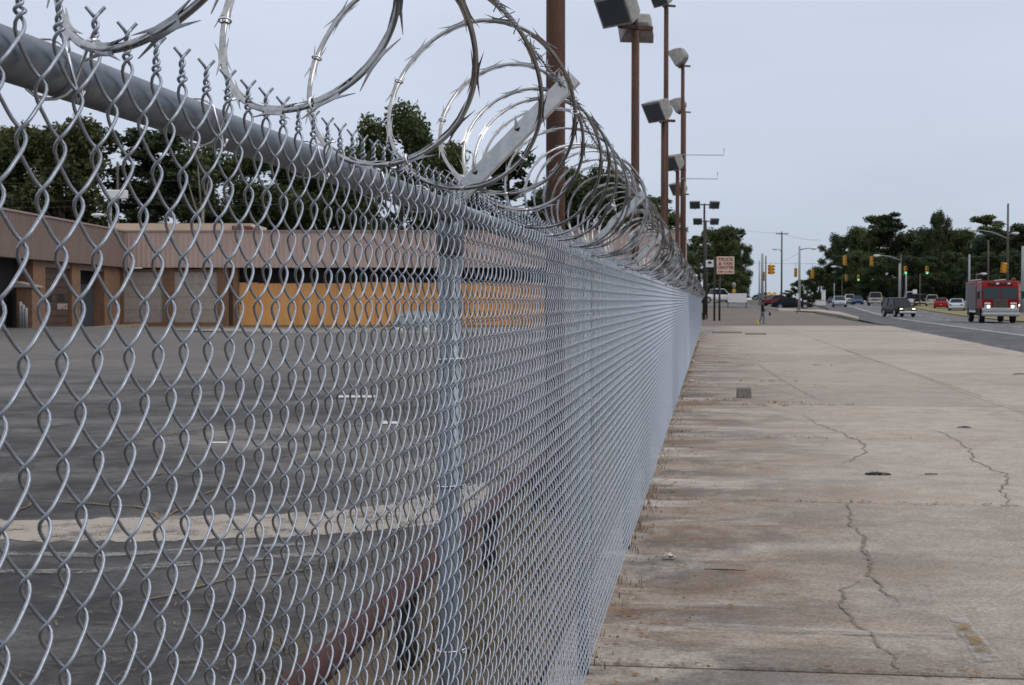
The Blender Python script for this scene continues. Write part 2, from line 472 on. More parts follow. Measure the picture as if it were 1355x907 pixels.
# ------------------------------------------------------------------ the setting: ground, lots, road
def sheet(name, fn, us, vs, off, m, parent=None, kind='structure'):
    U, Vv = np.meshgrid(us, vs, indexing='ij')
    x, y = fn(U, Vv)
    V = np.stack([x, y, G(x, y) + off], -1).reshape(-1, 3)
    a, b = len(us), len(vs)
    I = np.arange(a * b).reshape(a, b)
    F = np.stack([I[:-1, :-1], I[1:, :-1], I[1:, 1:], I[:-1, 1:]], -1).reshape(-1, 4)
    o = link(name, arr_mesh(name, V, F, m), parent)
    if kind: o['kind'] = kind
    return o
world_xy = lambda u, v: (u, v)
yg = np.concatenate([np.arange(-30, 120, 10), np.arange(120, 420, 6), np.array([440, 500, 600, 800, 1100, 1600, 2500, 3800])])
xg = np.concatenate([[-2500, -1200, -500, -250, -120], np.arange(-80, 170, 5), [200, 300, 500, 1200, 2500]])
sheet('ground', world_xy, xg, yg, -.14, M_ground)
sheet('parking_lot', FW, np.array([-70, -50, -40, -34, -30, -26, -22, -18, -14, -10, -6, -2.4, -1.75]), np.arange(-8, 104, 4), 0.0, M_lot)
sheet('fence_strip_soil', FW, np.array([-2.2, -1.5, -.72]), np.arange(-6, 92, 3), -.012, M_strip)
sheet('building_apron', world_xy, np.array([-24.4, -18, -12, -6, 0, 6, 11.5]), np.array([76, 80, 84, 88, 92.0]), .004, M_apron)
sheet('slab_bed', FW, np.array([-.72, 4, 9, 13.5]), np.arange(-4, 104, 4), -.022, M_soil)
sheet('dirt_apron', FW, np.array([-.72, 2, 5, 8, 10, 11.6]), np.arange(99.9, 176, 3), -.005, M_dirt)
sheet('road', RW, np.array([7.95, 10, 12, 14, 16, 18, 19.7]), np.arange(5, 321, 5), -.012, M_road)
sheet('median', RW, np.array([19.55, 21, 23, 25, 26.7]), np.arange(60, 316, 6), .07, M_median)
sheet('far_carriageway', RW, np.array([26.5, 29, 32, 35, 38.5]), np.arange(60, 321, 5), -.012, M_road)
sheet('verge', RW, np.array([-40, -30, -22, -16, -12, -9, -6.5]), np.arange(150, 400, 6), .03, M_verge)
sheet('side_road', RW, np.array([-40, -30, -20, -10, -4, 2, 7.9]), np.arange(172, 190, 3), .05, M_road)
sheet('shoulder', RW, np.array([7.95, 9, 10.5, 11.85]), np.arange(5, 316, 5), -.004, asphalt_material('shoulder_asphalt', (.045, .045, .047), (.065, .064, .065), (.085, .083, .08), (1.0, .25, 1), PH))
M_line = worn_paint('road_line_paint', (.62, .62, .60), .30, .5, 5.0, .85)
M_yline = worn_paint('yellow_line_paint', (.55, .38, .08), .30, .5, 5.0, .85)
sheet('edge_line', RW, np.array([11.92, 12.10]), np.arange(20, 316, 5), .004, M_line)
sheet('median_line', RW, np.array([19.2, 19.34]), np.arange(60, 316, 5), .004, M_yline)
ll = link('lane_lines', None); ll['kind'] = 'structure'
for k in range(22):
    t0 = 60 + k * 12
    d = sheet('dash', RW, np.array([15.55, 15.69]), np.array([t0, t0 + 3.0]), .004, M_line, ll, None)
mb = MB()                                     # raised concrete kerb at the far driveway
kf = [(1030, 411.8), (1058, 412.6), (1085, 414.2), (1110, 417.4), (1136, 423.5)]
kb_ = [(1030, 409.8), (1058, 410.3), (1085, 411.2), (1112, 414.6), (1136, 421.6)]
P = []
for a_, b_ in zip(kf, kb_):
    x0, y0, z = hit(*a_); x1, y1, z1 = hit(*b_)
    P.append([(x0, y0, z - .1), (x0, y0 + .03, z + .11), (x1, y1, z1 + .14), (x1, y1, z1 - .1)])
mb.loft(P)
o = mb.build('kerb', M_conc); o['kind'] = 'structure'

# concrete slabs: each a piece with its own edges, joints recessed
slab_lot = thing('concrete_lot', 'wide cracked concrete lot with rust stains between fence and road', 'pavement')
slab_lot['kind'] = 'structure'
del slab_lot['category']
sj = [-3.6, 1.0, 6.55, 12.1, 17.75, 23.3, 28.9, 34.4, 40, 45.6, 51.2, 56.8, 62.4, 68, 73.6, 79.2, 84.8, 90.4, 96, 99.9]
nj = [-.70, 4.45, 8.95, 13.4]
gap = .009
def n_edge(s): return 8.02 + .0372 * s
for i in range(len(sj) - 1):
    for j in range(3):
        a0, a1 = sj[i] + (.03 if i == 2 else gap), sj[i + 1] - (.03 if i == 1 else gap)
        lo = nj[j] + (gap if j else 0)
        h0, h1 = min(nj[j + 1] - gap, n_edge(a0)), min(nj[j + 1] - gap, n_edge(a1))
        if max(h0, h1) <= lo + .05: continue
        h0 = max(h0, lo + .02)
        z = random.uniform(-.004, .003); tl = random.uniform(-.003, .003)
        b = .012
        P = [FW(lo, a0), FW(h0, a0), FW(h1, a1), FW(lo, a1)]
        Q = [FW(lo + b, a0 + b), FW(max(h0 - b, lo + b), a0 + b), FW(h1 - b, a1 - b), FW(lo + b, a1 - b)]
        V = [(x, y, -.13) for x, y in P] + [(x, y, z - .009) for x, y in P] + [(x, y, z + (tl if k > 1 else 0)) for k, (x, y) in enumerate(Q)]
        F = [(k, (k + 1) % 4, 4 + (k + 1) % 4, 4 + k) for k in range(4)] + [(4 + k, 4 + (k + 1) % 4, 8 + (k + 1) % 4, 8 + k) for k in range(4)]
        F += [(3, 2, 1, 0), (8, 9, 10, 11)]
        MB().add(V, F).build('slab', M_conc, slab_lot)

# cracks in the slabs: thin jagged ribbons of dirt
def crack(pts, w, seed):
    rr = random.Random(seed)
    W = [hit(px, py)[:2] for px, py in pts]
    fine = []
    for (x0, y0), (x1, y1) in zip(W[:-1], W[1:]):
        L = math.hypot(x1 - x0, y1 - y0); k = max(3, int(L / .05))
        for i in range(k):
            t = i / k; amp = .022 if 0 < i else .01
            dxn, dyn = -(y1 - y0) / L, (x1 - x0) / L
            off = rr.uniform(-.5, .5) * amp + .018 * math.sin(i * .31 + seed) + .010 * math.sin(i * .83 + 2 * seed)
            fine.append((x0 + (x1 - x0) * t + dxn * off, y0 + (y1 - y0) * t + dyn * off))
    fine.append(W[-1]); m = MB()
    V = []
    for i, (x, y) in enumerate(fine):
        a = fine[max(i - 1, 0)]; c = fine[min(i + 1, len(fine) - 1)]
        d = Vector((c[0] - a[0], c[1] - a[1])); d = d.normalized() if d.length else Vector((1, 0))
        ww = w * .62 * rr.uniform(.3, 1.2) * min(1, .25 + 6 * min(i, len(fine) - 1 - i) / len(fine))
        V += [(x - d.y * ww / 2, y + d.x * ww / 2, .0045), (x + d.y * ww / 2, y - d.x * ww / 2, .0045)]
    m.add(V, [(2 * i, 2 * i + 1, 2 * i + 3, 2 * i + 2) for i in range(len(fine) - 1)])
    return m.build('crack', M_crack, slab_lot)
M_crack = mat('crack_dirt', (.165, .142, .12), .95, var=.4, vscale=30)
crack([(1060, 548), (1085, 563), (1112, 572), (1143, 588), (1147, 599), (1126, 611), (1105, 618)], .030, 1)
crack([(1128, 660), (1124, 684), (1143, 716), (1152, 745), (1156, 766), (1184, 792), (1196, 806)], .026, 2)
crack([(1140, 770), (1119, 786), (1121, 812), (1150, 836), (1180, 866), (1206, 897)], .022, 3)
crack([(1232, 568), (1258, 578), (1286, 596), (1289, 609), (1312, 622), (1338, 628), (1329, 648), (1338, 673)], .030, 4)
crack([(1096, 457), (1180, 484), (1262, 512), (1355, 545)], .034, 5)
crack([(1000, 480), (1030, 500), (1060, 518), (1090, 532)], .03, 6)
crack([(1155, 762), (1145, 716)], .012, 8)
crack([(930, 505), (1000, 510), (1080, 530), (1180, 545)], .02, 9)

M_pale = worn_paint('faded_white_paint', (.40, .375, .34), .40, .60, 5.0, .55)
def flat(name, pts, m, parent, z=.004):
    W = [hit(px, py)[:2] for px, py in pts]
    return MB().add([(x, y, z) for x, y in W], [tuple(range(len(W)))]).build(name, m, parent)
flat('faded_line', [(905, 829), (1268, 842), (1270, 849), (905, 834)], M_pale, slab_lot)
flat('faded_bar', [(1261, 822), (1282, 821), (1331, 878), (1298, 880)], M_pale, slab_lot, .0065)
M_ochre = worn_paint('ochre_stain', (.24, .15, .045), .44, .56, 9.0, .9)
flat('ochre_stain', [(1270, 832), (1283, 830), (1318, 868), (1302, 872)], M_ochre, slab_lot, .009)

# left lot markings
lotm = bpy.data.objects['parking_lot']
def strip_on_lot(name, pts, m, off):
    V = [(x, y, g1(x, y) + off) for x, y in pts]
    return MB().add(V, [tuple(range(len(V)))]).build(name, m, lotm)
hb = lambda px, py: hit(px, py)[:2]
mb = MB()
top = [(-9.5, 10.5), *[hb(*p) for p in ((-60, 690), (100, 688), (250, 684), (400, 681), (500, 672), (585, 654), (640, 640))]]
bot = [(-9.5, 9.4), *[hb(*p) for p in ((-60, 716), (100, 719), (250, 717), (400, 711), (500, 704), (600, 693), (660, 680))]]
def ragged(p, k, amp):
    out = []
    for (x0, y0), (x1, y1) in zip(p[:-1], p[1:]):
        for i in range(k): out.append((x0 + (x1 - x0) * i / k, y0 + (y1 - y0) * i / k + random.uniform(-amp, amp)))
    return out + [p[-1]]
top, bot = ragged(top, 14, .07), ragged(bot, 14, .06)
for (a, b), (c, d) in zip(zip(top[:-1], top[1:]), zip(bot[:-1], bot[1:])):
    mb.quad((*c, .004), (*d, .004), (*b, .004), (*a, .004))
mb.build('concrete_band', worn_paint('worn_band', (.36, .315, .265), .36, .52, 2.2, .88), lotm)
M_wline = worn_paint('worn_lot_line', (.30, .295, .28), .42, .58, 6.0, .6)
strip_on_lot('worn_line', [hb(-80, 731), hb(130, 735), hb(420, 719), hb(420, 723), hb(130, 740), hb(-80, 736)], M_wline, .008)
strip_on_lot('worn_line', [hb(-80, 757), hb(110, 756), hb(430, 732), hb(430, 737), hb(110, 762), hb(-80, 762)], M_wline, .008)
for a in ([(446, 524), (496, 524), (496, 527), (446, 527)], [(505, 558), (528, 559), (528, 562), (505, 562)], [(280, 586), (300, 586), (300, 588), (280, 588)]):
    strip_on_lot('parking_mark', [hb(*p) for p in a], mat('white_mark', (.5, .5, .48), .8, var=.2, vscale=12), .008)
strip_on_lot('pale_patch', [hb(300, 470), hb(420, 447), hb(600, 440), hb(760, 440), hb(700, 468), hb(480, 472)], worn_paint('pale_scuffs', (.17, .16, .148), .42, .62, .5, .8), .006)
for pts, s in (([(0, 545), (60, 535), (140, 530), (230, 505), (330, 490)], 11), ([(10, 690), (40, 665), (180, 672), (215, 690), (270, 655), (330, 640)], 12),
               ([(150, 640), (210, 628), (280, 632)], 13), ([(0, 600), (120, 590), (260, 570), (420, 545), (560, 530)], 15), ([(180, 800), (300, 770), (420, 755)], 16), ([(20, 480), (200, 470), (420, 500)], 17), ([(350, 610), (400, 600), (470, 580)], 14)):
    o = crack(pts, .05, s); o.data.materials.clear(); o.data.materials.append(M_drygrass); o.parent = lotm; o.name = 'weedy_crack'
    for v in o.data.vertices: v.co.z += .006

# ------------------------------------------------------------------ the chain-link fence
NF = -.51                                     # the mesh plane, half a metre to the left of the camera
fence = thing('chain_link_fence', 'galvanised chain-link fence with top rail and angled arms along the concrete lot', 'fence', (*FW(NF, 0), 0), -TH)
WP, HD, WR = .034, .084, .00158               # wire spacing, diamond height, wire radius
ZT, ND = 1.826, 21
S0, NWIRE = .62, 300
S_END = 85.6
POST0, BAY = 3.06, 3.3
def picket(even, segs, sides, jit, seed, twist=True):
    rr = np.random.default_rng(seed)
    n = ND * segs
    t = np.arange(n + 1) / segs               # in diamonds from the bottom; the apex shared with the partner at whole numbers
    z = ZT - (ND - t) * HD
    ph = t + (0.0 if even else 0.5)           # even: right apex at whole numbers
    tri = 1 - 4 * np.abs((ph % 1.0) - 0.5)    # -1 at whole numbers, +1 at half
    xx = -tri
    xx = np.sign(xx) * (1 - (1 - np.abs(xx)) ** 1.55) * .8 + xx * .2
    A = WP / 2 + .0023
    x = A * xx + jit * np.interp(t, np.linspace(0, ND, 9), rr.normal(0, 1, 9)) * 2.0
    dep = -.0068 * np.tanh(1.7 * np.sin(2 * np.pi * ph)) / .935   # after the right apex the wire runs behind
    y = dep                                   # + is towards the camera
    P = np.stack([y, x, z], -1)
    if twist:
        m = max(8, segs * 2)
        u = np.linspace(0, 1, m + 1)[1:]
        L = .034
        ang = 2 * np.pi * 2.19 * u ** .9 + (0 if even else np.pi)
        rad = WR * (1.05 + 1.3 * np.exp(-((u - .16) / .13) ** 2)) + np.clip(u - .78, 0, 1) / .22 * .0065
        cx = (WP / 2 if even else -WP / 2)
        ang = np.minimum(ang, ang[int(m * .82)])
        P = np.concatenate([P, np.stack([-rad * np.sin(ang), cx + rad * np.cos(ang), ZT + L * u], -1)])
    return P
def tubes_np(P, r, sides):                    # one tube round a path near the vertical
    T = np.gradient(P, axis=0); T /= np.linalg.norm(T, axis=1, keepdims=True)
    ref = np.array([1.0, 0, 0])
    U = ref - T * (T @ ref)[:, None]; U /= np.linalg.norm(U, axis=1, keepdims=True)
    W = np.cross(T, U)
    a = np.linspace(0, 2 * np.pi, sides, endpoint=False)
    V = P[:, None] + r * (np.cos(a)[None, :, None] * U[:, None] + np.sin(a)[None, :, None] * W[:, None])
    n = len(P); I = np.arange(n * sides).reshape(n, sides); J = np.roll(I, -1, 1)
    F = np.stack([I[:-1], J[:-1], J[1:], I[1:]], -1).reshape(-1, 4)
    return V.reshape(-1, 3), F
wire_meshes = {}
for ev in (0, 1):
    for k in range(6):
        V, F = tubes_np(picket(ev == 0, 20, 8, .00035, 40 + k * 2 + ev), WR, 8)
        wire_meshes[ev, k] = arr_mesh('mesh_wire', V, F, M_wire)
for k in range(NWIRE):
    o = link('mesh_wire', wire_meshes[k % 2, random.randrange(6)], fence, (.004 * math.sin(k * .021) + random.uniform(-.0008, .0008), S0 + k * WP + random.uniform(-.0006, .0006), random.uniform(-.0008, .0008)))
# the rest of the fabric beyond the first 300 wires
Vs, Fs, base = [], [], 0
s = S0 + NWIRE * WP; k = NWIRE
while s < S_END:
    segs, sides = ((6, 5) if s < 20 else (4, 4) if s < 36 else (4, 3))
    P = picket(k % 2 == 0, segs, sides, .0003, k, True)
    V, F = tubes_np(P, WR, sides)
    V = V + np.array([0.004 * math.sin(k * .021), s, 0])
    Vs.append(V); Fs.append(F + base); base += len(V)
    s += WP; k += 1
o = link('wire_fabric', arr_mesh('wire_fabric', np.concatenate(Vs), np.concatenate(Fs), M_wire), fence); o['kind'] = 'stuff'

# posts, rails, caps, arms, ties (fence-local: x towards the camera, y along the fence)
PX = -.006 - .025                             # post axis behind the mesh
RAILZ, RAILR = 1.806, .0208
post_me = MB().tube([(0, 0, -.15), (0, 0, 1.765)], .0245, 24).mesh('post', M_post, True)
cap = MB()
cap.tube([(0, 0, 1.715), (0, 0, 1.772), (0, 0, 1.79)], [.0285, .0285, .020], 24)
cap.tube([(0, -.030, RAILZ), (0, .030, RAILZ)], .0265, 20)
cap_me = cap.mesh('rail_cap', M_post, True)
arm = MB()
ca = Matrix.Rotation(-math.pi / 4, 3, 'Y')
def armP(a, b, y): return (0.0 + a * .7071 - b * .7071, y, RAILZ + .012 + a * .7071 + b * .7071)
prof = [(-.02, -.019), (.355, -.019), (.355, .019), (-.02, .019)]
def arm_plate(m, a0, a1, b0, b1, y0, y1):
    V = [armP(a, b, y) for y in (y0, y1) for a, b in ((a0, b0), (a1, b0), (a1, b1), (a0, b1))]
    m.add(V, [(0, 1, 2, 3), (7, 6, 5, 4), (0, 4, 5, 1), (1, 5, 6, 2), (2, 6, 7, 3), (3, 7, 4, 0)])
arm_plate(arm, -.015, .368, -.0165, .0165, -.0165, -.0140)      # the face towards the camera
arm_plate(arm, -.015, .368, -.0165, -.0138, -.0138, .016)     # the lower flange
arm_plate(arm, -.015, .368, .0138, .0165, -.0138, .016)       # the upper flange
arm_me = arm.mesh('angled_arm', M_arm)
tabs = []
for a in (.085, .21, .338):
    t = MB()
    c = (a, .006)
    t.add([armP(a - .006, .0105, -.0172), armP(a + .008, .005, -.0172), armP(a - .002, .001, -.0172), armP(a - .002, .004, -.0176)], [(0, 1, 3), (1, 2, 3), (2, 0, 3)])
    tabs.append(t.mesh('wire_slot', M_dark))
    t = MB()
    t.add([armP(a - .006, .010, -.018), armP(a + .006, .0085, -.018), armP(a + .018, .030, -.024), armP(a - .002, .0095, -.015)], [(0, 1, 2), (0, 2, 3), (1, 3, 2), (0, 3, 1)])
    tabs.append(t.mesh('wire_tab', M_arm))
def tie_ring(axis_post, seed):                # a wire wrapped round the post or rail and twisted on the mesh
    rr = random.Random(seed); p = []
    if axis_post:
        for i in range(15):
            a = -2.6 + 5.2 * i / 14
            p.append((.0285 * math.cos(a + math.pi) , .0285 * math.sin(a + math.pi), .010 * (i / 14 - .5)))
        p = [(.036, -.016, .004), (.030, -.020, 0)] + p + [(.030, .020, 0), (.037, .012, .004)]
    else:
        for i in range(15):
            a = math.pi - 2.5 + 5.0 * i / 14
            p.append((.0245 * math.cos(a), .012 * (i / 14 - .5), .0245 * math.sin(a)))
        p = [(.036, -.010, -.020), (.033, -.012, -.030)] + p + [(.034, .012, .030), (.040, .006, .024), (.034, .000, .022)]
    return MB().tube(p, .0016, 6).mesh('tie_wire', M_tie, True)
tie_p, tie_r = tie_ring(True, 1), tie_ring(False, 2)
posts = []
y = POST0 - BAY
while y < S_END + .5:
    posts.append(y)
    link('post', post_me, fence, (PX, y, 0))
    c = link('rail_cap', cap_me, fence, (PX, y, 0))
    a = link('angled_arm', arm_me, fence, (PX, y, 0))
    if y < 14:
        for tm in tabs: link(tm.name, tm, a)
        for zz in (.22, .55, .86, 1.2, 1.52):
            link('tie_wire', tie_p, fence, (PX, y, zz + random.uniform(-.04, .04)))
    y += BAY
for a, b in zip(posts[:-1], posts[1:]):
    MB().tube([(PX, a + .002, RAILZ), (PX, b - .002, RAILZ)], RAILR, 28 if a < 14 else 12).build('top_rail', M_post, fence, True)
for yy in (.98, 1.16, 1.52, 1.94, 2.33, 2.72, 3.5, 4.1, 4.7, 5.4, 6.0, 7.1, 7.9, 8.8):
    link('tie_wire', tie_r, fence, (PX, yy, RAILZ), (0, 0, 0))

# ------------------------------------------------------------------ razor wire and barbed strand
coil = thing('razor_wire_coil', 'shiny coiled razor wire stretched along the top of the chain-link fence', 'razor wire', (*FW(NF, 0), 0), -TH)
CN, CZ, CR, PITCH, SR = .063, 1.985, .157, .485, 1.96
S1, PITCH2 = 4.3, .37                         # beyond the first arm the turns sit closer and the coil is fuller
def phase(s): return (min(s, S1) - SR) / PITCH + max(0.0, s - S1) / PITCH2
def unphase(q):
    q1 = (S1 - SR) / PITCH
    return SR + q * PITCH if q < q1 else S1 + (q - q1) * PITCH2
def coil_r(s): return .136 + .021 * float(sm((s - 1.7) / 1.0)) + .040 * float(sm((s - 3.0) / 2.2))
def coil_c(s):
    r = coil_r(s); k = float(sm((s - 1.6) / 1.4)); return .206 + .016 * k - r, 1.816 + .010 * k + r
def helix(s):
    w1 = .010 * math.sin(s * 2.3 + .6) + .007 * math.sin(s * 5.1)
    w2 = .010 * math.sin(s * 1.7 + 2.0) + .006 * math.sin(s * 4.3 + 1)
    r = coil_r(s) * (1 + .06 * math.sin(s * 3.1 + .4) + .03 * math.sin(s * 11.3)); cn, cz = coil_c(s)
    a = -2 * math.pi * phase(s)
    ss = s + .035 * math.sin(2 * a + s) + .03 * math.sin(s * 2.7)
    return Vector((cn + w1 + r * math.cos(a), ss, cz + w2 + r * 1.02 * math.sin(a)))
def frame(s):
    p = helix(s); t = (helix(s + .002) - helix(s - .002)).normalized()
    cc = coil_c(s); c = Vector((cc[0], p.y, cc[1])); rad = (p - c); rad -= t * rad.dot(t); rad.normalize()
    ax = t.cross(rad)
    tw = .10 + .16 * math.sin(s * 9.0)
    wv = (rad * math.cos(tw) + ax * math.sin(tw)).normalized()
    return p, t, wv, t.cross(wv)
def ribbon(m, sa, sb, n, detail):
    rings = []
    for i in range(n + 1):
        p, t, wv, nv = frame(sa + (sb - sa) * i / n)
        if detail: prof = [(-.0038, 0), (-.0028, .0005), (-.0011, .0014), (.0011, .0014), (.0028, .0005), (.0038, 0), (.0028, -.0007), (-.0028, -.0007)]
        else: prof = [(-.0040, 0), (0, .0015), (.0040, 0), (0, -.0012)]
        rings.append([p + wv * a + nv * b for a, b in prof])
    m.loft(rings)
# one barb plate: a short sheath with four long points, flat across (x along the wire, y across)
BS = .96
bp = [(-.010, .0055), (-.014, .0062), (-.036, .0098), (-.0165, .0040), (-.0165, -.0040), (-.036, -.0098), (-.014, -.0062), (-.010, -.0055),
      (.010, -.0055), (.014, -.0062), (.036, -.0098), (.0165, -.0040), (.0165, .0040), (.036, .0098), (.014, .0062), (.010, .0055)]
bp = [(x * BS, y * BS) for x, y in bp]
def barb_geo():
    V = [(x, y, .0009) for x, y in bp] + [(x, y, -.0009) for x, y in bp]; n = len(bp)
    tris = [(0, 1, 3), (1, 2, 3), (0, 3, 4), (0, 4, 7), (4, 6, 7), (4, 5, 6), (0, 7, 8), (0, 8, 15),
            (8, 9, 11), (9, 10, 11), (8, 11, 12), (8, 12, 15), (12, 14, 15), (12, 13, 14)]
    F = list(tris) + [tuple(n + i for i in reversed(t)) for t in tris] + [(i, (i + 1) % n, n + (i + 1) % n, n + i) for i in range(n)]
    return V, F
bV, bF = barb_geo()
barb_me = MB().add(bV, bF).mesh('barb', M_razor)
BARB = .104 / (2 * math.pi * CR / PITCH) * .9
turn = 0
sa = .62
while sa < S_END:
    sb = unphase(phase(sa) + 1)
    near = turn < 24
    m = MB(); ribbon(m, sa, sb, 96 if near else (48 if turn < 60 else 28), turn < 24)
    nb = 12; bl = []
    for k in range(nb):
        if turn > 60 and k % 2: continue
        p, t, wv, nv = frame(sa + (k + .5) * (sb - sa) / nb)
        bl.append((p, Matrix((t, wv, nv)).transposed()))
    if not near:
        sc = 1.0 if turn <= 60 else 1.25
        for p, M in bl:
            fV = [(-.036, .0098), (-.010, .0055), (.010, .0055), (.036, .0098), (.0165, 0), (.036, -.0098), (.010, -.0055), (-.010, -.0055), (-.036, -.0098), (-.0165, 0)]
            m.add([M @ Vector((x * sc, y * sc, .0022)) + p for x, y in fV], [(0, 1, 9), (1, 2, 4, 9), (2, 3, 4), (4, 5, 6), (9, 4, 6, 7), (7, 8, 9)])
    lo = m.build('wire_loop', M_razor, coil, True)
    if near:
        for p, M in bl:
            o = link('barb', barb_me, lo); o.matrix_local = Matrix.Translation(p) @ M.to_4x4()
    turn += 1; sa = sb
# clips that join neighbouring turns
clip_me = MB().tube([(.0075 * math.cos(a), .0, .0055 * math.sin(a)) for a in np.linspace(0, 2 * math.pi, 13)], .0014, 6, False).mesh('clip', M_tie, True)
for s in (1.37, 1.72, 1.58, 2.06, 2.22, 2.5, 2.71, 2.93, 3.18, 3.6):
    p, t, wv, nv = frame(s)
    o = link('clip', clip_me, coil); o.matrix_local = Matrix.Translation(p) @ Matrix((wv, t, nv)).transposed().to_4x4()

strand = thing('barbed_wire_strand', 'twisted barbed wire strand tied along the tips of the angled fence arms', 'barbed wire', (*FW(NF, 0), 0), -TH)
TIPX, TIPZ = PX + .340 * .7071 + .002, RAILZ + .012 + .340 * .7071
def strand_c(s):
    u = ((s - POST0) % BAY) / BAY
    sg = 4 * u * (1 - u)
    return Vector((TIPX - .014 * sg, s, TIPZ - .012 * sg + .003 * math.sin(s * 6)))
sb_ = MB()
for q in (0.4, 1.9):
    d = Vector((math.cos(q), .25, math.sin(q))); sb_.tube([-d * .013, d * .013], .0010, 5)
sb_.tube([Vector((.0036 * math.cos(j * .9), -.006 + j * .0013, .0036 * math.sin(j * .9))) for j in range(10)], .0010, 5)
sbarb_me = sb_.mesh('barb', M_strand, True)
for i, (a, b) in enumerate(zip(posts[:-1], posts[1:])):
    if b < .6: continue
    near = a < 11
    m = MB(); n = 330 if near else (90 if a < 30 else 24)
    for w in (0, math.pi):
        pth = []
        for k in range(n + 1):
            s = max(a, .5) + (b - max(a, .5)) * k / n
            q = 2 * math.pi * s / .055 + w
            pth.append(strand_c(s) + (Vector((math.cos(q), 0, math.sin(q))) * .0017 if near else Vector((.0012 * math.cos(w), 0, 0))))
        m.tube(pth, .0013 if near else .0016, 5 if near else 4)
    st = m.build('strand_length', M_strand, strand, True)
    far = MB(); s = max(a, .6) + .05
    while s < b:
        c = strand_c(s)
        if near:
            o = link('barb', sbarb_me, st, c); o.rotation_euler = (0, s * 7, 0)
        else:
            for q in (0.4, 1.9):
                d = Vector((math.cos(q + s * 7), .25, math.sin(q + s * 7))); far.tube([c - d * .013, c + d * .013], .0014, 4)
        s += .1 if near else .2
    if not near: far.build('strand_barbs', M_strand, st)['kind'] = 'stuff'

# ------------------------------------------------------------------ rusty lamp poles behind the fence
def lamp_head(parent, at_, aim, size=1.0):
    az = math.atan2(aim[1], aim[0]); tilt = math.atan2(-aim[2], math.hypot(aim[0], aim[1]))
    M = Matrix.Rotation(az, 3, 'Z') @ Matrix.Rotation(tilt, 3, 'Y')
    T = lambda p: M @ (Vector(p) * size) + Vector(at_)
    h = MB()
    ring = lambda x, a, b, c: [(x, -a, -b), (x, -a + c, -b - c * .6), (x, a - c, -b - c * .6), (x, a, -b), (x, a, b), (x, a - c, b + c * .6), (x, -a + c, b + c * .6), (x, -a, b)]
    h.loft([[T(p) for p in r] for r in (ring(-.22, .14, .08, .02), ring(-.16, .22, .15, .02), ring(.02, .30, .215, .02), ring(.20, .335, .24, .015), ring(.225, .335, .24, .015))])
    hh = h.build('lamp_housing', M_lamp, parent)
    MB().loft([[T(p) for p in ring(.226, .30, .21, .01)], [T(p) for p in ring(.236, .29, .20, .01)]]).build('lens', M_lens, hh)
    MB().tube([T((-.16, 0, -.1)), Vector(at_) + Vector((0, 0, -.34 * size))], .028 * size, 8).build('bracket', M_rustpole, parent)
    return hh
def flood_pole(n, Z, h, dia, heads, label, px=None, rods=()):
    x = at(px, Z); y_ = Z; z0 = g1(x, y_)
    root = thing('floodlight_pole', label, 'light pole', (x, y_, z0), 0, 'rusty floodlight poles behind the fence')
    m = MB(); m.tube([(0, 0, -.2), (0, 0, h * .55), (0, 0, h)], [dia / 2, dia / 2, dia * .46], 16)
    m.build('pole', M_rustpole, root, True)
    MB().tube([(0, 0, h - .02), (0, 0, h + .22)], dia * .30, 12).build('tenon', M_dpole, root, True)
    if heads: MB().box((0, 0, h + .06), (.62, .07, .06), rz=.4).build('crossbar', M_rustpole, root)
    for (dx, dy, dz, aim, sz) in heads: lamp_head(root, (dx, dy, h + dz), aim, sz)
    for zr, ln in rods:
        MB().tube([(0, 0, zr), (ln, 0, zr - .01), (ln, 0, zr + .22)], .014, 6).build('side_rod', M_grey, root)
    return root
two = [(-.24, -.16, .36, (-.62, -.55, -.42), 1.0), (.06, .26, .14, (-.15, .85, -.45), .85)]
one = [(-.1, -.12, .34, (-.70, -.45, -.45), 1.05)]
flood_pole(0, 11.2, 6.3, .145, two, 'nearest rusty floodlight pole, thick shaft rising behind the first angled arm', 735)
flood_pole(0, 24.4, 6.05, .14, two, 'rusty floodlight pole with a large tilted lamp at the top of the picture', 840)
flood_pole(0, 36.9, 6.05, .14, one, 'rusty pole with a single pale lamp halfway up the sky', 877.5)
flood_pole(0, 45.5, 10.6, .155, one, 'tall rusty pole whose dark lamp touches the top edge', 880.5)
flood_pole(0, 55.5, 10.35, .15, [(-.12, -.1, .40, (-.78, .25, -.50), 1.25)], 'tall rusty pole with a pale lamp tipped to the left near the top edge', 902.5)
flood_pole(0, 69.0, 10.35, .15, [(-.25, -.1, .40, (-.78, .25, -.50), 1.3)], 'farther tall pole with a lamp just below the tipped one', 905)
flood_pole(0, 50.0, 6.0, .14, one, 'short rusty pole with a lamp beside the two thin side rods', 896, ((6.55, 1.56), (5.75, 1.35)))
flood_pole(0, 61.5, 6.0, .15, one, 'lowest short rusty pole lamp above the razor wire', 902)
def twin_pole(px, Z, ytop, w, label, n=2):
    x = at(px, Z); z0 = g1(x, Z); h = up(ytop, Z) - z0
    root = thing('twin_floodlight_pole', label, 'light pole', (x, Z, z0), 0, 'dark twin floodlight poles')
    MB().tube([(0, 0, -.2), (0, 0, h)], [w, w * .7], 10).build('pole', M_dpole, root, True)
    MB().box((0, 0, h - .1), (1.5, .1, .1)).build('crossbar', M_dpole, root)
    for sx in (-1, 1): lamp_head(root, (sx * .78, 0, h - .05), (sx * .25, -.9, -.35), 1.35)
twin_pole(931.5, 128, 270, .12, 'nearer dark pole with twin floodlights left and right, behind the fence end')
twin_pole(933.5, 148, 292, .14, 'farther dark pole with twin floodlights lower than its neighbour')

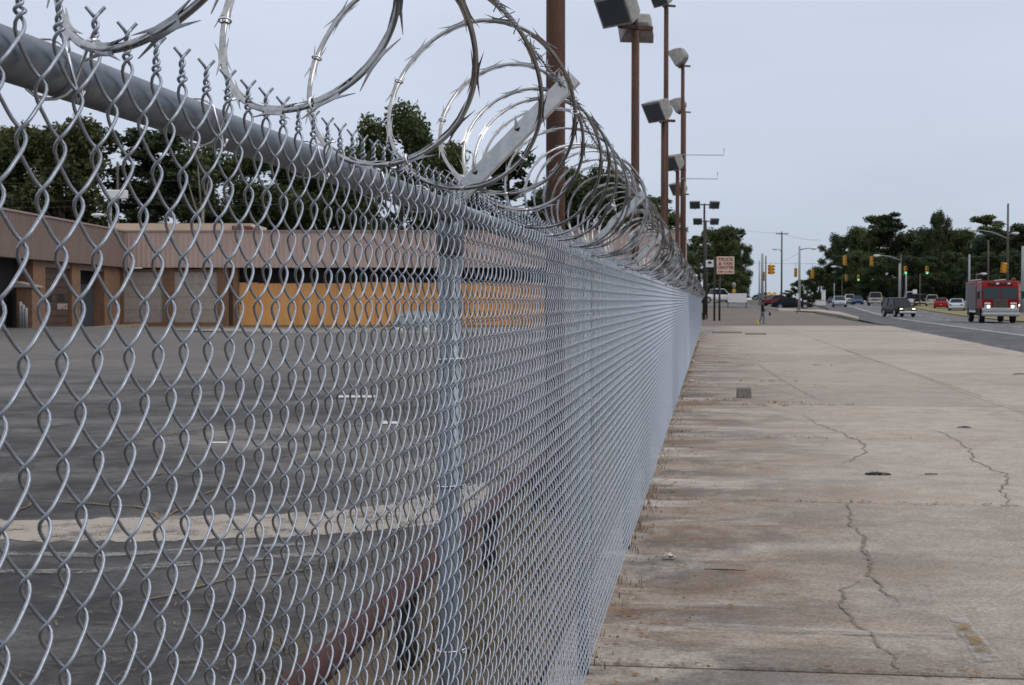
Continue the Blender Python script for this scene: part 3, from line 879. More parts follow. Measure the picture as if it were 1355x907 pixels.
# low rusty pipe barrier inside the fence, on the lamp pole line
rail = thing('pipe_barrier', 'low rusty red pipe barrier on short black posts inside the fence', 'barrier', (*FW(-1.33, 2.0), 0), -TH)
def hump(a): return .36
MB().tube([(0, -1.6, .36), (0, 4, .36), (0, 9, .35), (0, 17, .36), (0, 26, .36)], .062, 14).build('pipe', M_railred, rail, True)
for yy in (-.6, 1.9, 4.4, 6.9, 9.4, 12, 15, 18, 21, 24):
    MB().tube([(0, yy, -.1), (0, yy, .31)], .05, 10).build('post', M_black, rail, True)
    MB().box((0, yy, .315), (.15, .19, .02)).build('saddle', M_railred, rail)

# dry grass along the fence foot and in the soil strip
def blades(name, spots, m, h0, h1, per, spread, label, cat):
    V, F = [], []
    for (x, y_, z) in spots:
        for _ in range(per):
            a = rng.uniform(0, 6.283); l = rng.uniform(h0, h1); b = rng.uniform(.3, 1.3)
            bx, by = x + rng.normal(0, spread), y_ + rng.normal(0, spread)
            dx, dy = math.cos(a), math.sin(a); w = rng.uniform(.0022, .0045)
            o = len(V)
            V += [(bx - dy * w, by + dx * w, z - .01), (bx + dy * w, by - dx * w, z - .01),
                  (bx + dx * l * b * .35 - dy * w * .7, by + dy * l * b * .35 + dx * w * .7, z + l * .7), (bx + dx * l * b * .35 + dy * w * .7, by + dy * l * b * .35 - dx * w * .7, z + l * .7),
                  (bx + dx * l * b * .8, by + dy * l * b * .8, z + l * .95), (bx + dx * l * b * .8, by + dy * l * b * .8, z + l * .951)]
            F += [(o, o + 1, o + 3, o + 2), (o + 2, o + 3, o + 5, o + 4)]
    me = arr_mesh(name, np.array(V), np.array(F), m, False)
    ob = link(name, me); ob['kind'] = 'stuff'; ob['label'] = label; ob['category'] = cat
    return ob
sp = []
for _ in range(900):
    s = rng.uniform(1.5, 30) if rng.random() < .7 else rng.uniform(30, 80)
    n = -.74 - abs(rng.normal(0, .55))
    x, y_ = FW(max(n, -2.3), s); sp.append((x, y_, -.01))
blades('dry_grass', sp, M_drygrass, .04, .16, 16, .05, 'dry straw-coloured grass in the soil strip inside the fence', 'grass')
sp = []
for _ in range(260):
    s = rng.uniform(4, 60); x, y_ = FW(-.55 + abs(rng.normal(0, .05)), s); sp.append((x, y_, 0))
for px, py in ((985, 537), (960, 530), (950, 531), (1085, 536), (1045, 538), (1040, 534), (1080, 484), (985, 484), (960, 480), (990, 470), (935, 533), (1010, 505)):
    x, y_, z = hit(px, py)
    for _ in range(5): sp.append((x + rng.normal(0, .25), y_ + rng.normal(0, .03), 0))
blades('weed_tufts', sp, mat('brown_weed', (.16, .085, .035), .9, col2=(.21, .14, .06), vscale=5), .012, .05, 9, .04, 'sparse brown weeds and leaf litter at the fence foot and in slab joints', 'weeds')
# fallen leaves and grit near the fence
V, F = [], []
for _ in range(3200):
    s = rng.uniform(4.5, 75); n = -.52 + abs(rng.normal(0, .22))
    if rng.random() < .25: n = rng.uniform(-.4, 2.4); s = random.choice(sj[2:14]) + rng.normal(0, .05)
    x, y_ = FW(n, s); a = rng.uniform(0, 6.28); l = rng.uniform(.008, .026); o = len(V)
    for j in range(4):
        b = a + j * math.pi / 2 + rng.uniform(-.4, .4)
        V.append((x + math.cos(b) * l * (1 if j % 2 else .5), y_ + math.sin(b) * l * (1 if j % 2 else .5), .005 + rng.uniform(0, .012)))
    F.append((o, o + 1, o + 2, o + 3))
ob = link('leaf_litter', arr_mesh('leaf_litter', np.array(V), np.array(F), mat('dead_leaf', (.15, .07, .028), .9, col2=(.24, .15, .07), vscale=20), False))
ob['kind'] = 'stuff'; ob['label'] = 'brown dead leaves and grit scattered along the fence foot'; ob['category'] = 'litter'

V, F = [], []
for _ in range(1500):
    s = 2.5 + 9 * rng.random() ** 1.3; n = -1.7 - abs(rng.normal(0, .9)) - (rng.random() < .15) * rng.uniform(0, 4)
    x, y_ = FW(n, s); a = rng.uniform(0, 6.28); l = rng.uniform(.012, .05); w = rng.uniform(.0015, .004); o = len(V); z = .006 + rng.uniform(0, .008)
    dx, dy = math.cos(a), math.sin(a)
    V += [(x - dx * l - dy * w, y_ - dy * l + dx * w, z), (x - dx * l + dy * w, y_ - dy * l - dx * w, z), (x + dx * l + dy * w, y_ + dy * l - dx * w, z + .004), (x + dx * l - dy * w, y_ + dy * l + dx * w, z + .004)]
    F.append((o, o + 1, o + 2, o + 3))
ob = link('straw_litter', arr_mesh('straw_litter', np.array(V), np.array(F), mat('pale_straw', (.10, .075, .045), .9, col2=(.19, .15, .095), vscale=9), False))
ob['kind'] = 'stuff'; ob['label'] = 'loose straw and plant litter scattered over the asphalt inside the fence'; ob['category'] = 'litter'

# ------------------------------------------------------------------ small things lying on the concrete
def scrap(name, label, cat, px, py, lx, ly, h, m, seed, rz=0.0):
    rr = random.Random(seed); x, y_, z = hit(px, py); k = 11; mbx = MB(); V, F = [], []
    for i in range(k + 1):
        for j in range(5):
            u, v = i / k - .5, j / 4 - .5
            taper = 1 - (2 * abs(u)) ** 3 * rr.uniform(.2, .7)
            V.append((u * lx, v * ly * taper + rr.uniform(-.08, .08) * ly, .006 + h * max(0, (1 - (2 * u) ** 2)) * rr.uniform(.2, 1)))
    F = [(i * 5 + j, (i + 1) * 5 + j, (i + 1) * 5 + j + 1, i * 5 + j + 1) for i in range(k) for j in range(4)]
    me = mbx.add(V, F).mesh(name, m, True)
    o = link(name, me, None, (x, y_, 0.004), (0, 0, rz), label=label, category=cat)
    sd = o.modifiers.new('thickness', 'SOLIDIFY'); sd.thickness = .006
    return o
scrap('rag', 'crumpled black rag lying in the middle of the concrete', 'rag', 1163, 629, .235, .10, .016, mat('black_rag', (.012, .012, .012), .9), 3, .05)
scrap('rubber_strip', 'short dark strip of rubber beyond the crack on the right', 'scrap', 1277, 567, .17, .05, .02, M_black, 4, -.2)
scrap('tar_flake', 'small grey flake left of the long right-hand crack', 'scrap', 1234, 629, .12, .04, .006, mat('grey_flake', (.13, .12, .11), .9), 5)
scrap('paper_scrap', 'crumpled pale paper scrap beside the fence foot', 'paper', 886, 741, .085, .05, .03, mat('dirty_paper', (.52, .44, .40), .9, var=.2, vscale=40), 6)
scrap('paper_scrap', 'tiny white paper scrap far along the fence foot', 'paper', 917, 479, .12, .09, .05, M_white, 7)
scrap('paper_scrap', 'white paper scrap at the fence foot level with the concrete block', 'paper', 916, 505, .09, .06, .04, M_white, 8)
scrap('dark_leaf', 'dark leaf at the right edge of the concrete', 'leaf', 1349, 496, .26, .12, .03, mat('black_leaf', (.03, .026, .02), .9), 9)
x, y_, _ = hit(960, 758)
o = MB().tube([(-.12, .01, .006), (-.04, -.006, .008), (.05, .004, .007), (.13, -.012, .006)], [.003, .004, .0035, .002], 6).build('twig', M_bark, None, True)
o.location = (x, y_, .004); o.rotation_euler = (0, 0, -.15); o['label'] = 'thin dark twig lying near the fence foot'; o['category'] = 'twig'
x, y_, _ = hit(985, 527)
blk = MB()
blk.loft([[(-.115, -.09, -.02), (.115, -.09, -.02), (.115, .09, -.02), (-.115, .09, -.02)], [(-.118, -.09, .04), (.11, -.092, .04), (.112, .09, .04), (-.118, .09, .04)],
          [(-.115, -.088, .155), (.105, -.085, .16), (.11, .086, .15), (-.11, .09, .158)], [(-.10, -.075, .175), (.09, -.072, .178), (.095, .07, .17), (-.095, .075, .176)]])
blk.build('concrete_stub', mat('rough_concrete', (.20, .18, .155), .95, var=.3, vscale=18, bump=.6, bscale=40), None, label='short square concrete stub standing on the lot', category='concrete block').location = (x, y_, 0)
for px, py, ln, lab in ((1000, 443, 1.0, 'low broken concrete wheel stop in front of the walking person'), (962, 441, 1.5, 'longer dirt-covered wheel stop close to the fence end')):
    x, y_, _ = hit(px, py)
    m = MB(); m.prism([(-.09, 0), (.09, 0), (.05, .07), (-.06, .06)], -ln / 2, ln / 2, 'x')
    o = m.build('wheel_stop', M_dirt, None, label=lab, category='wheel stop'); o.location = (x, y_, 0)

# ------------------------------------------------------------------ the boarded-up building
YB, XW = 92.3, -24.4
bld = thing('boarded_building', 'low abandoned brick showroom with brown ribbed fascia and orange plywood boards', 'building', (XW, YB, 0))
BX = lambda px: at(px, YB) - XW               # local x of an image column on the main front
ZTOP, ZFAS = up(307.5, YB), up(354.5, YB)
zb = -.25
def bbox(name, x0, x1, y0, y1, z0, z1, m, parent=None):
    return MB().box(((x0 + x1) / 2, (y0 + y1) / 2, (z0 + z1) / 2), (x1 - x0, y1 - y0, z1 - z0)).build(name, m, parent or bld)
XR = BX(906)
wall = bbox('rear_wall', -9, XR, .9, 9, zb, ZFAS - .02, M_brick)
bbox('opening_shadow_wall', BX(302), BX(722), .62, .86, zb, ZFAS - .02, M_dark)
def fascia(name, length, z0, z1, m, step=.30):       # ribbed sheet in the xz plane, facing -y
    P = []; x = 0.0
    while x < length - step * .5:
        P += [(x, 0), (x + step * .62, 0), (x + step * .70, -.035), (x + step * .92, -.035)]; x += step
    P.append((length, 0))
    mbf = MB(); V = [(px_, py_, z0) for px_, py_ in P] + [(px_, py_, z1) for px_, py_ in P]; n = len(P)
    V += [(0, .25, z0), (length, .25, z0), (0, .25, z1), (length, .25, z1)]
    mbf.add(V, [(i, i + 1, n + i + 1, n + i) for i in range(n - 1)] + [(2 * n, 2 * n + 1, 2 * n + 3, 2 * n + 2)])
    mbf.add([(0, -.0, z1 + .003), (length, -.0, z1 + .003), (length, .25, z1 + .003), (0, .25, z1 + .003)], [(0, 1, 2, 3)])
    mbf.add([(0, 0, z0), (length, 0, z0), (length, .25, z0), (0, .25, z0)], [(3, 2, 1, 0)])
    return mbf.mesh(name, m)
nseg = 10; seg = XR / nseg
fm = fascia('fascia_panel', seg - .012, ZFAS, ZTOP, M_fascia)
for i in range(nseg): link('fascia_panel', fm, bld, (i * seg + .02, -.32, 0))
bbox('fascia_cap', -.05, XR, -.40, .1, ZTOP + .006, ZTOP + .10, mat('pale_trim', (.30, .23, .20), .6))
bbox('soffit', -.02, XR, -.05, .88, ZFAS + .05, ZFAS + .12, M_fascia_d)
bbox('roof', -9, XR, .1, 9, ZTOP - .6, ZTOP - .5, M_cream)
zh = up(360, YB); zs = up(427, YB)
for a, b in ((160, 164), (216, 231), (288, 303), (308.5, 315), (722, 740), (826, 842), (897, 906)):
    bbox('brick_pier', BX(a), BX(b), -.06, .9, zb, ZFAS + .04, M_brick)
bbox('brick_base', BX(164), BX(216), -.02, .8, zb, zs, M_brick); bbox('brick_base', BX(231), BX(288), -.02, .8, zb, zs, M_brick)
bbox('head_trim', BX(160.5), BX(216), -.045, .0, zh, zh + .16, M_brick); bbox('head_trim', BX(231), BX(288), -.045, .0, zh, zh + .16, M_brick)
for a, b in ((164, 216), (231, 288)):
    k = 4
    for j in range(k):
        z0_, z1_ = zs + (zh - zs) * j / k, zs + (zh - zs) * (j + 1) / k
        bbox('pale_board', BX(a) + .02, BX(b) - .02, .03 - .006 * (j % 2), .09, z0_ + .008, z1_ - .008, M_osb)
    bbox('window_frame', BX(a), BX(a) + .02, -.02, .05, zs, zh, M_fascia_d); bbox('window_frame', BX(b) - .02, BX(b), -.02, .05, zs, zh, M_fascia_d)
zp0, zp1 = up(431, YB), up(374.5, YB)
xb = BX(315); k = 0
while xb < BX(720):
    x1 = min(xb + 1.22, BX(721))
    bbox('plywood_board', xb + .012, x1 - .004, .30 + random.uniform(-.012, .012), .36, zp0, zp1 + random.uniform(-.04, .05), M_ply); xb = x1; k += 1
bbox('rusty_post', BX(304), BX(308), .02, .2, zb, ZFAS, M_rustpole)
for a, b in ((740, 783), (783, 826), (842, 870), (870, 897)):
    bbox('pale_board', BX(a) + .03, BX(b) - .03, .04, .1, up(431, YB), up(362, YB), M_osb)
# the wing on the left, running towards the camera
WL = 34.0
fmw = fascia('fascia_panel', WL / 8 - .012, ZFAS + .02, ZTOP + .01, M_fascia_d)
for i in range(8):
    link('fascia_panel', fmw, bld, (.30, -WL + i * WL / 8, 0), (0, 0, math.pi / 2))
bbox('fascia_cap', -.2, .38, -WL, -.42, ZTOP + .014, ZTOP + .11, MATS['pale_trim'])
yW = lambda px: 47751 / (CX - px) - YB
for a, b in ((44, 60), (95, 106.5), (138, 159)):
    bbox('brick_pier', -.8, .02, yW(a), yW(b), zb, ZFAS + .04, M_brick)
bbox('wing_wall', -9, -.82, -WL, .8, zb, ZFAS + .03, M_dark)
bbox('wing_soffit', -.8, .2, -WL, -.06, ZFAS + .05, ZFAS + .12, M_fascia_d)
bbox('wing_roof', -9, -.1, -WL, .8, ZTOP - .55, ZTOP - .45, M_cream)
dr = bbox('roll_door', -.3, -.2, yW(60), yW(95), zb, ZFAS - .15, M_rolldoor)
dz = (ZFAS - .2) / 9
for j in range(9): bbox('door_slat', -.198, -.170, yW(60) + .05, yW(95) - .05, .06 + j * dz, .06 + (j + 1) * dz - .04, M_rolldoor, dr)
for a, b in ((63, 73), (80, 90)):
    bbox('door_window', -.168, -.160, yW(a), yW(b), 1.62, 1.98, M_dark, dr)
def text(body, size, m, parent, loc, rot, name='lettering', align='CENTER', ext=.004, sx=1.0):
    cu = bpy.data.curves.new(name, 'FONT'); cu.body = body; cu.size = size; cu.align_x = align; cu.align_y = 'CENTER'
    cu.extrude = ext; cu.materials.append(m); cu.offset = size * .03
    tmp = bpy.data.objects.new(name, cu); COL.objects.link(tmp)
    me = bpy.data.meshes.new_from_object(tmp.evaluated_get(bpy.context.evaluated_depsgraph_get()))
    bpy.data.objects.remove(tmp); me.name = name
    if not me.materials: me.materials.append(m)
    o = link(name, me, parent, loc, rot); o.scale = (sx, 1, 1); return o
text('SERVICE', .40, mat('dull_white_letters', (.42, .36, .33), .7), dr, (-.155, yW(86.5), 1.32), (R(90), 0, R(90)), sx=1.25)
bbox('header', -.5, -.05, yW(60), yW(95), ZFAS - .30, ZFAS - .01, M_fascia_d)
bbox('inner_door', -.7, -.6, yW(120), yW(137), zb, 2.6, mat('blue_grey_door', (.035, .045, .055), .6))
bbox('header', -.5, -.05, yW(106.5), yW(138), ZFAS - .32, ZFAS - .01, M_fascia_d)
kiosk = bbox('brick_lean_to', -.22, .55, yW(28), yW(28) + 1.3, zb, 2.30, M_brick)
MB().prism([(-.34, 2.31), (.66, 2.31), (.66, 2.38), (-.34, 2.62)], yW(28) - .12, yW(28) + 1.42, 'y').build('lean_to_roof', mat('pale_cap', (.32, .28, .24), .8), kiosk)
for yy, zz in ((yW(33), .85), (yW(27), 1.0), (yW(38), .7)):
    o = MB().tube([(0, 0, -.1), (0, 0, zz + .25), (0, 0, zz + .3)], [.09, .09, .05], 12).build('bollard', M_grey, None, True,
        label={.85: 'middle grey bollard by the brick lean-to', 1.0: 'left grey bollard by the brick lean-to', .7: 'right grey bollard by the brick lean-to'}[zz], category='bollard', group='bollards by the lean-to')
    o.location = (XW + 1.0 - zz * .9, YB + yW(28) - .4, g1(XW + .5, YB + yW(28)))
bbox('roof_block', BX(128) , BX(322), 3.0, 9, ZTOP - .4, up(296, YB + 3), M_cream)
MB().prism([(BX(298), ZTOP - .1), (BX(352), ZTOP - .1), (BX(345), ZTOP + .12), (BX(322), up(297, YB)), (BX(298), up(296.5, YB))], 2.4, 2.9, 'y').build('red_parapet', M_redroof, bld)
bbox('kerb_edge', .4, XR, -2.0, -1.8, zb, .10, mat('dry_kerb', (.27, .21, .14), .9, var=.2, vscale=1.5))
bbox('kerb_edge', 1.75, 2.0, -WL + 3, -2.0, -.1, .26, MATS['dry_kerb'])

# pale heap of rubble in front of the boards
x, y_, z = hit(556, 437)
rub = thing('rubble_heap', 'blue-grey covered heap in front of the orange plywood boards', 'heap', (x, y_, z))
m = MB(); rings = []
for hz, k in ((0, 1.0), (.35, .95), (.75, .8), (1.0, .5)):
    rings.append([((1.75 * k + .15 * math.sin(3 * a + hz * 5)) * math.cos(a), (.9 * k + .1 * math.cos(4 * a)) * math.sin(a), hz + .08 * math.sin(5 * a + hz)) for a in np.linspace(0, 2 * math.pi, 20, endpoint=False)])
m.loft(rings).build('tarpaulin', mat('grey_tarpaulin', (.20, .225, .24), .6, var=.2, vscale=2, bump=.4, bscale=3), rub)
for k in range(6):
    MB().box((-1.9 + k * .75, -.95 + .1 * (k % 2), .06), (.42, .28, .2), rz=k * .7).build('rubble_chunk', M_white if k % 2 else M_osb, rub)

# ------------------------------------------------------------------ trees
def leaf_cloud(centres, radii, per, size, flatten=.75):
    V, F = [], []
    for (c, r) in zip(centres, radii):
        k = max(20, int(per * r * r))
        d = rng.normal(0, 1, (k, 3)); d /= np.linalg.norm(d, axis=1, keepdims=True)
        rad = r * (rng.random(k) ** .45)[:, None] * rng.uniform(.75, 1.2, (k, 1))
        p = c + d * rad * np.array([1, 1, flatten])
        u = rng.normal(0, 1, (k, 3)); u[:, 2] *= .6; u /= np.linalg.norm(u, axis=1, keepdims=True)
        w = np.cross(u, rng.normal(0, 1, (k, 3))); w /= np.linalg.norm(w, axis=1, keepdims=True)
        sz = (size * rng.uniform(.6, 1.4, k))[:, None]
        q = np.stack([p - u * sz * .5, p + w * sz * .32, p + u * sz * .6, p - w * sz * .32], 1)
        o = sum(len(v) for v in V)
        V.append(q.reshape(-1, 3)); F.append(o + np.arange(k * 4).reshape(k, 4))
    return np.concatenate(V), np.concatenate(F)
def tree_kind(kind, seed):
    """a tree 10 units high; returns trunk mesh and crown mesh"""
    rr = np.random.default_rng(seed); C, Rr = [], []; m = MB()
    if kind == 'oak':
        hc = 5.6; m.tube([(0, 0, -.3), (.1, 0, 2), (0, .1, 4.2), (.15, 0, 7.2)], [.34, .26, .2, .07], 9)
        for i in range(46):
            a = rr.uniform(0, 6.283); zz = rr.uniform(1.1, 9.2); env = 3.9 * math.sqrt(max(.05, 1 - ((zz - 5.4) / 4.6) ** 2))
            rad = env * rr.uniform(.35, .95)
            C.append((rad * math.cos(a), rad * math.sin(a), zz)); Rr.append(rr.uniform(.65, 1.25))
            if i % 3 == 0: m.tube([(0, 0, max(1.6, zz - 2.2)), (rad * .5 * math.cos(a), rad * .5 * math.sin(a), zz - .8), C[-1]], [.12, .07, .02], 5)
    elif kind == 'pine':
        m.tube([(0, 0, -.3), (.05, 0, 4), (0, .05, 9.6)], [.22, .16, .04], 8)
        for i in range(30):
            zz = 3.6 + 6.2 * (i / 29); a = i * 2.4 + rr.uniform(-.5, .5); env = 2.3 * (1 - (zz - 3.2) / 7.6) + .35
            rad = env * rr.uniform(.5, 1.05)
            C.append((rad * math.cos(a), rad * math.sin(a), zz + rr.uniform(-.2, .2))); Rr.append(rr.uniform(.45, .85))
            m.tube([(0, 0, zz - .25), C[-1]], [.05, .015], 4)
    else:                                      # tall pine with a flat, open head
        m.tube([(0, 0, -.3), (.1, 0, 5), (0, .1, 9.0)], [.2, .15, .06], 8)
        for i in range(36):
            zz = rr.uniform(4.6, 9.7); a = rr.uniform(0, 6.283); rad = rr.uniform(.15, 1.0) * (2.1 - abs(zz - 7.6) * .6)
            C.append((rad * math.cos(a), rad * math.sin(a), zz)); Rr.append(rr.uniform(.38, .75))
            m.tube([(0, 0, zz - .5), C[-1]], [.06, .015], 4)
    V, F = leaf_cloud(np.array(C), Rr, 560 if kind == 'oak' else 800, .235 if kind == 'oak' else .21, .8 if kind == 'oak' else .55)
    return m.mesh('trunk', M_bark, True), (V, F)
TK = {}
for kind, n in (('oak', 4), ('pine', 3), ('umbrella', 2)):
    for i in range(n):
        tm, (V, F) = tree_kind(kind, 100 + i * 7 + len(kind))
        TK[kind, i] = (tm, arr_mesh('crown', V, F, M_leafA, False))
def tree(px, Y, ytop, kind, i, leaf, wide, label, group, name=None):
    x = at(px, Y); z0 = g1(x, Y); h = (up(ytop, Y) - z0) / 10.0
    root = thing(name or ('pine_tree' if kind != 'oak' else 'oak_tree'), label, 'tree', (x, Y, z0), random.uniform(0, 6.28), group)
    root.scale = (h * wide, h * wide, h)
    tm, cm = TK[kind, i]
    link('trunk', tm, root); c = link('crown', cm, root)
    c.material_slots[0].link = 'OBJECT'; c.material_slots[0].material = {'A': M_leafA, 'B': M_leafB, 'C': M_leafC}[leaf]
    return root
gA = 'trees behind the boarded building'
for a in ((20, 128, 168, 'oak', 0, 'B', 1.05, 'reddish-tinged broad tree at the left edge behind the building wing'),
          (85, 122, 150, 'oak', 1, 'B', .95, 'tall olive tree rising above the brown wing behind the rail'),
          (-30, 125, 175, 'oak', 2, 'A', 1.0, 'dark tree cut by the left edge of the photo'),
          (205, 126, 170, 'pine', 0, 'C', 1.5, 'dark conifer behind the cream roof block'),
          (255, 135, 190, 'oak', 3, 'A', .9, 'round dark tree behind the bare branches'),
          (330, 124, 195, 'oak', 0, 'A', 1.1, 'dark tree behind the red parapet'),
          (395, 130, 200, 'oak', 2, 'A', 1.0, 'dark tree under the sloping top rail, right of the parapet'),
          (455, 128, 188, 'oak', 1, 'A', .9, 'dark tree left of the big round crown under the coil'),
          (532, 120, 140, 'oak', 3, 'A', .72, 'tall round-crowned tree seen through the first coil loops'),
          (585, 128, 190, 'oak', 0, 'C', .7, 'lower dark tree beside the first angled arm'),
          (672, 125, 205, 'pine', 1, 'C', 1.3, 'dark bushy pine between the first arm and the thick rusty pole'),
          (630, 132, 235, 'oak', 2, 'C', .8, 'low tree behind the arm base'),
          (770, 128, 212, 'oak', 1, 'C', .8, 'dark tree behind the dense coil, right of the thick rusty pole'),
          (812, 130, 228, 'oak', 3, 'C', .7, 'dark tree behind the coil left of the second rusty pole'),
          (725, 135, 240, 'oak', 2, 'A', .9, 'low tree directly behind the thick rusty pole'),
          (862, 150, 262, 'pine', 2, 'C', 1.5, 'small dark conifer behind the second and third rusty poles'),
          (885, 165, 280, 'oak', 0, 'C', .9, 'far dark tree just above the end of the coil')):
    tree(*a, gA)
gB = 'trees left of the road junction'
for a in ((957, 235, 296, 'oak', 1, 'A', .95, 'big dark tree behind the square truck and van sign'),
          (978, 228, 318, 'oak', 3, 'A', .7, 'right-hand lobe of the dark clump beside the square sign'),
          (925, 225, 312, 'pine', 0, 'A', 1.3, 'dark tree behind the twin floodlight poles'),
          (940, 242, 322, 'oak', 2, 'A', 1.0, 'lower dark tree left of the square sign'),
          (975, 222, 358, 'oak', 0, 'A', 1.1, 'bushy dark tree above the white banner'),
          (898, 222, 318, 'oak', 0, 'A', .9, 'dark tree hidden behind the end of the fence')):
    tree(*a, gB)
gC = 'wood beyond the far carriageway'
specs = [(1062, 430, 369, 'oak', 1, 'A', 1.3), (1085, 330, 352, 'oak', 2, 'A', 1.2), (1108, 262, 312, 'oak', 0, 'A', .9), (1125, 250, 300, 'oak', 3, 'C', .8),
         (1150, 246, 296, 'oak', 1, 'A', .9), (1163, 270, 288, 'pine', 1, 'A', 1.3), (1177, 240, 285, 'pine', 2, 'C', 1.4), (1140, 232, 330, 'oak', 2, 'A', 1.0),
         (1200, 236, 306, 'oak', 0, 'C', .9), (1218, 250, 300, 'oak', 2, 'C', .9), (1238, 222, 276, 'oak', 2, 'C', .42), (1238, 232, 304, 'oak', 3, 'C', .8),
         (1262, 236, 300, 'oak', 1, 'A', .9), (1283, 228, 302, 'oak', 0, 'A', .9), (1305, 232, 283, 'umbrella', 1, 'A', 1.2), (1310, 225, 306, 'oak', 2, 'C', .9),
         (1335, 230, 300, 'oak', 3, 'C', .9), (1358, 220, 296, 'pine', 0, 'C', 1.4), (1372, 226, 300, 'oak', 1, 'C', 1.0), (1170, 222, 335, 'oak', 3, 'C', 1.1),
         (1215, 214, 336, 'oak', 1, 'C', 1.1), (1262, 212, 332, 'oak', 0, 'C', 1.1), (1300, 212, 334, 'oak', 3, 'C', 1.1), (1340, 210, 330, 'oak', 2, 'C', 1.1),
         (1105, 258, 345, 'oak', 3, 'C', 1.2), (1040, 520, 384, 'oak', 0, 'A', 1.6), (1010, 620, 387, 'oak', 3, 'A', 2.0), (1155, 225, 362, 'oak', 0, 'C', 1.5), (1235, 208, 360, 'oak', 2, 'C', 1.5),
         (1195, 212, 364, 'oak', 3, 'C', 1.5), (1280, 206, 362, 'oak', 1, 'C', 1.5), (1325, 204, 362, 'oak', 0, 'C', 1.5), (1120, 240, 366, 'oak', 1, 'C', 1.5), (1075, 340, 384, 'oak', 3, 'A', 1.7), (1000, 480, 390, 'oak', 2, 'A', 2.4), (985, 420, 386, 'oak', 1, 'A', 2.0)]
labs = ['far small tree right of the streetlight pole', 'sloping left end tree of the wood', 'leftmost tall tree of the wood, edge against the sky', 'dark tree left of the yellow signal pair',
        'tree whose crown stands above the left yellow signal', 'pointed tree left of the notch in the wood skyline', 'tallest pointed tree in the left half of the wood', 'lower tree in front under the left signals',
        'tree at the dip of the wood skyline', 'tree right of the skyline dip', 'tall pine with a spreading head above the wood', 'dark tree under the tall spreading pine',
        'tree right of the tall spreading pine', 'tree left of the open flat-headed pine', 'open flat-headed pine with sky showing through', 'dark tree under the flat-headed pine',
        'tree beside the tall utility pole on the right', 'pointed tree at the right edge', 'tree cut by the right edge', 'front tree behind the black car',
        'front tree behind the lit green signal', 'front tree above the red car', 'front tree above the fire engine', 'front tree right of the fire engine',
        'shaded tree at the wood left edge', 'distant low tree above the road end', 'far hazy tree at the end of the road', 'undergrowth tree above the silver car', 'undergrowth tree above the white van',
        'undergrowth tree behind the grey steel poles', 'undergrowth tree above the pale blue sedan', 'undergrowth tree behind the fire engine cab', 'undergrowth tree above the waiting cars', 'low tree where the road ends', 'distant low tree right of the pale pole', 'distant low tree behind the walking person']
for sp_, lb in zip(specs, labs):
    sp_ = list(sp_); sp_[1] = sp_[1] + (95 if sp_[0] < 1290 else 55) if sp_[1] < 300 else sp_[1]
    tree(*sp_, lb, gC)
# bare dead tree
x = at(268, 112); root = thing('dead_tree', 'bare grey dead tree in front of the dark woods behind the building', 'tree', (x, 112, 0))
m = MB(); m.tube([(0, 0, -.3), (0, 0, 6), (.1, 0, 9)], [.2, .15, .1], 8); m.build('trunk', M_deadwood, root, True)
for dx, dz, z1_ in ((-1.1, 3.4, 7.4), (.6, 3.6, 7.8), (1.6, 1.6, 6.6), (-.35, 4.2, 8.4), (2.2, 1.1, 5.9)):
    MB().tube([(0, 0, z1_), (dx * .5, 0, z1_ + dz * .45), (dx, .1, z1_ + dz)], [.09, .06, .02], 6).build('branch', M_deadwood, root, True)

# ------------------------------------------------------------------ poles, wires, signals, signs
def wire(name, pts, r, label, sag=.4, n=14, group=None):
    path = []
    for a, b in zip(pts[:-1], pts[1:]):
        a, b = Vector(a), Vector(b)
        for i in range(n + (b == Vector(pts[-1]))):
            t = i / n; p = a.lerp(b, t); p.z -= sag * 4 * t * (1 - t); path.append(p)
    o = MB().tube(path, r, 5).build(name, M_cable, None, True, label=label, category='cable')
    if group: o['group'] = group
    return o
def pole(name, px, Y, ytop, r, m, label, cat='pole', arms=(), cross=None, group=None, ybase=None):
    x = at(px, Y); z0 = g1(x, Y); h = up(ytop, Y) - z0
    root = thing(name, label, cat, (x, Y, z0), 0, group)
    MB().tube([(0, 0, -.3), (0, 0, h * .5), (0, 0, h)], [r, r * .9, r * .75], 12).build('pole', m, root, True)
    if cross:
        MB().box((0, -r - .06, h - cross[1]), (cross[0], .1, .12)).build('crossarm', M_wood, root)
        for k in (-.45, -.25, .25, .45): MB().tube([(k * cross[0], -r - .06, h - cross[1] + .05), (k * cross[0], -r - .06, h - cross[1] + .22)], .04, 6).build('insulator', M_grey, root)
    for (dpx, ay, ly) in arms:                # luminaire arm: end offset in px, rows of its root and its tip
        ex = dpx / FPX * Y; z0a, z1a = up(ay, Y) - z0, up(ly, Y) - z0
        a = MB().tube([(0, 0, z0a), (ex * .45, 0, z0a + (z1a - z0a) * .75), (ex * .85, 0, z1a), (ex, 0, z1a)], [.07, .06, .05, .05], 8).build('lamp_arm', M_grey, root, True)
        s_ = 1 if ex > 0 else -1
        lum = MB(); L = .9
        lum.loft([[(ex + s_ * (u - .2), k * w, z1a + dz_) for k, dz_ in ((-1, 0), (-.7, t_), (.7, t_), (1, 0), (.7, -b_), (-.7, -b_))] for u, w, t_, b_ in ((0, .08, .06, .05), (.25, .17, .12, .10), (.7, .2, .12, .14), (.95, .12, .06, .06))])
        lm = lum.build('luminaire', M_white, root, True)
        MB().box((ex + s_ * .35, 0, z1a - .15), (.4, .26, .06)).build('lens', M_headoff, lm)
    return root
pole('grey_steel_pole', 1008.5, 178, 336, .20, M_grey, 'thick pale steel signal pole left of the hanging yellow signal', group='steel signal poles')
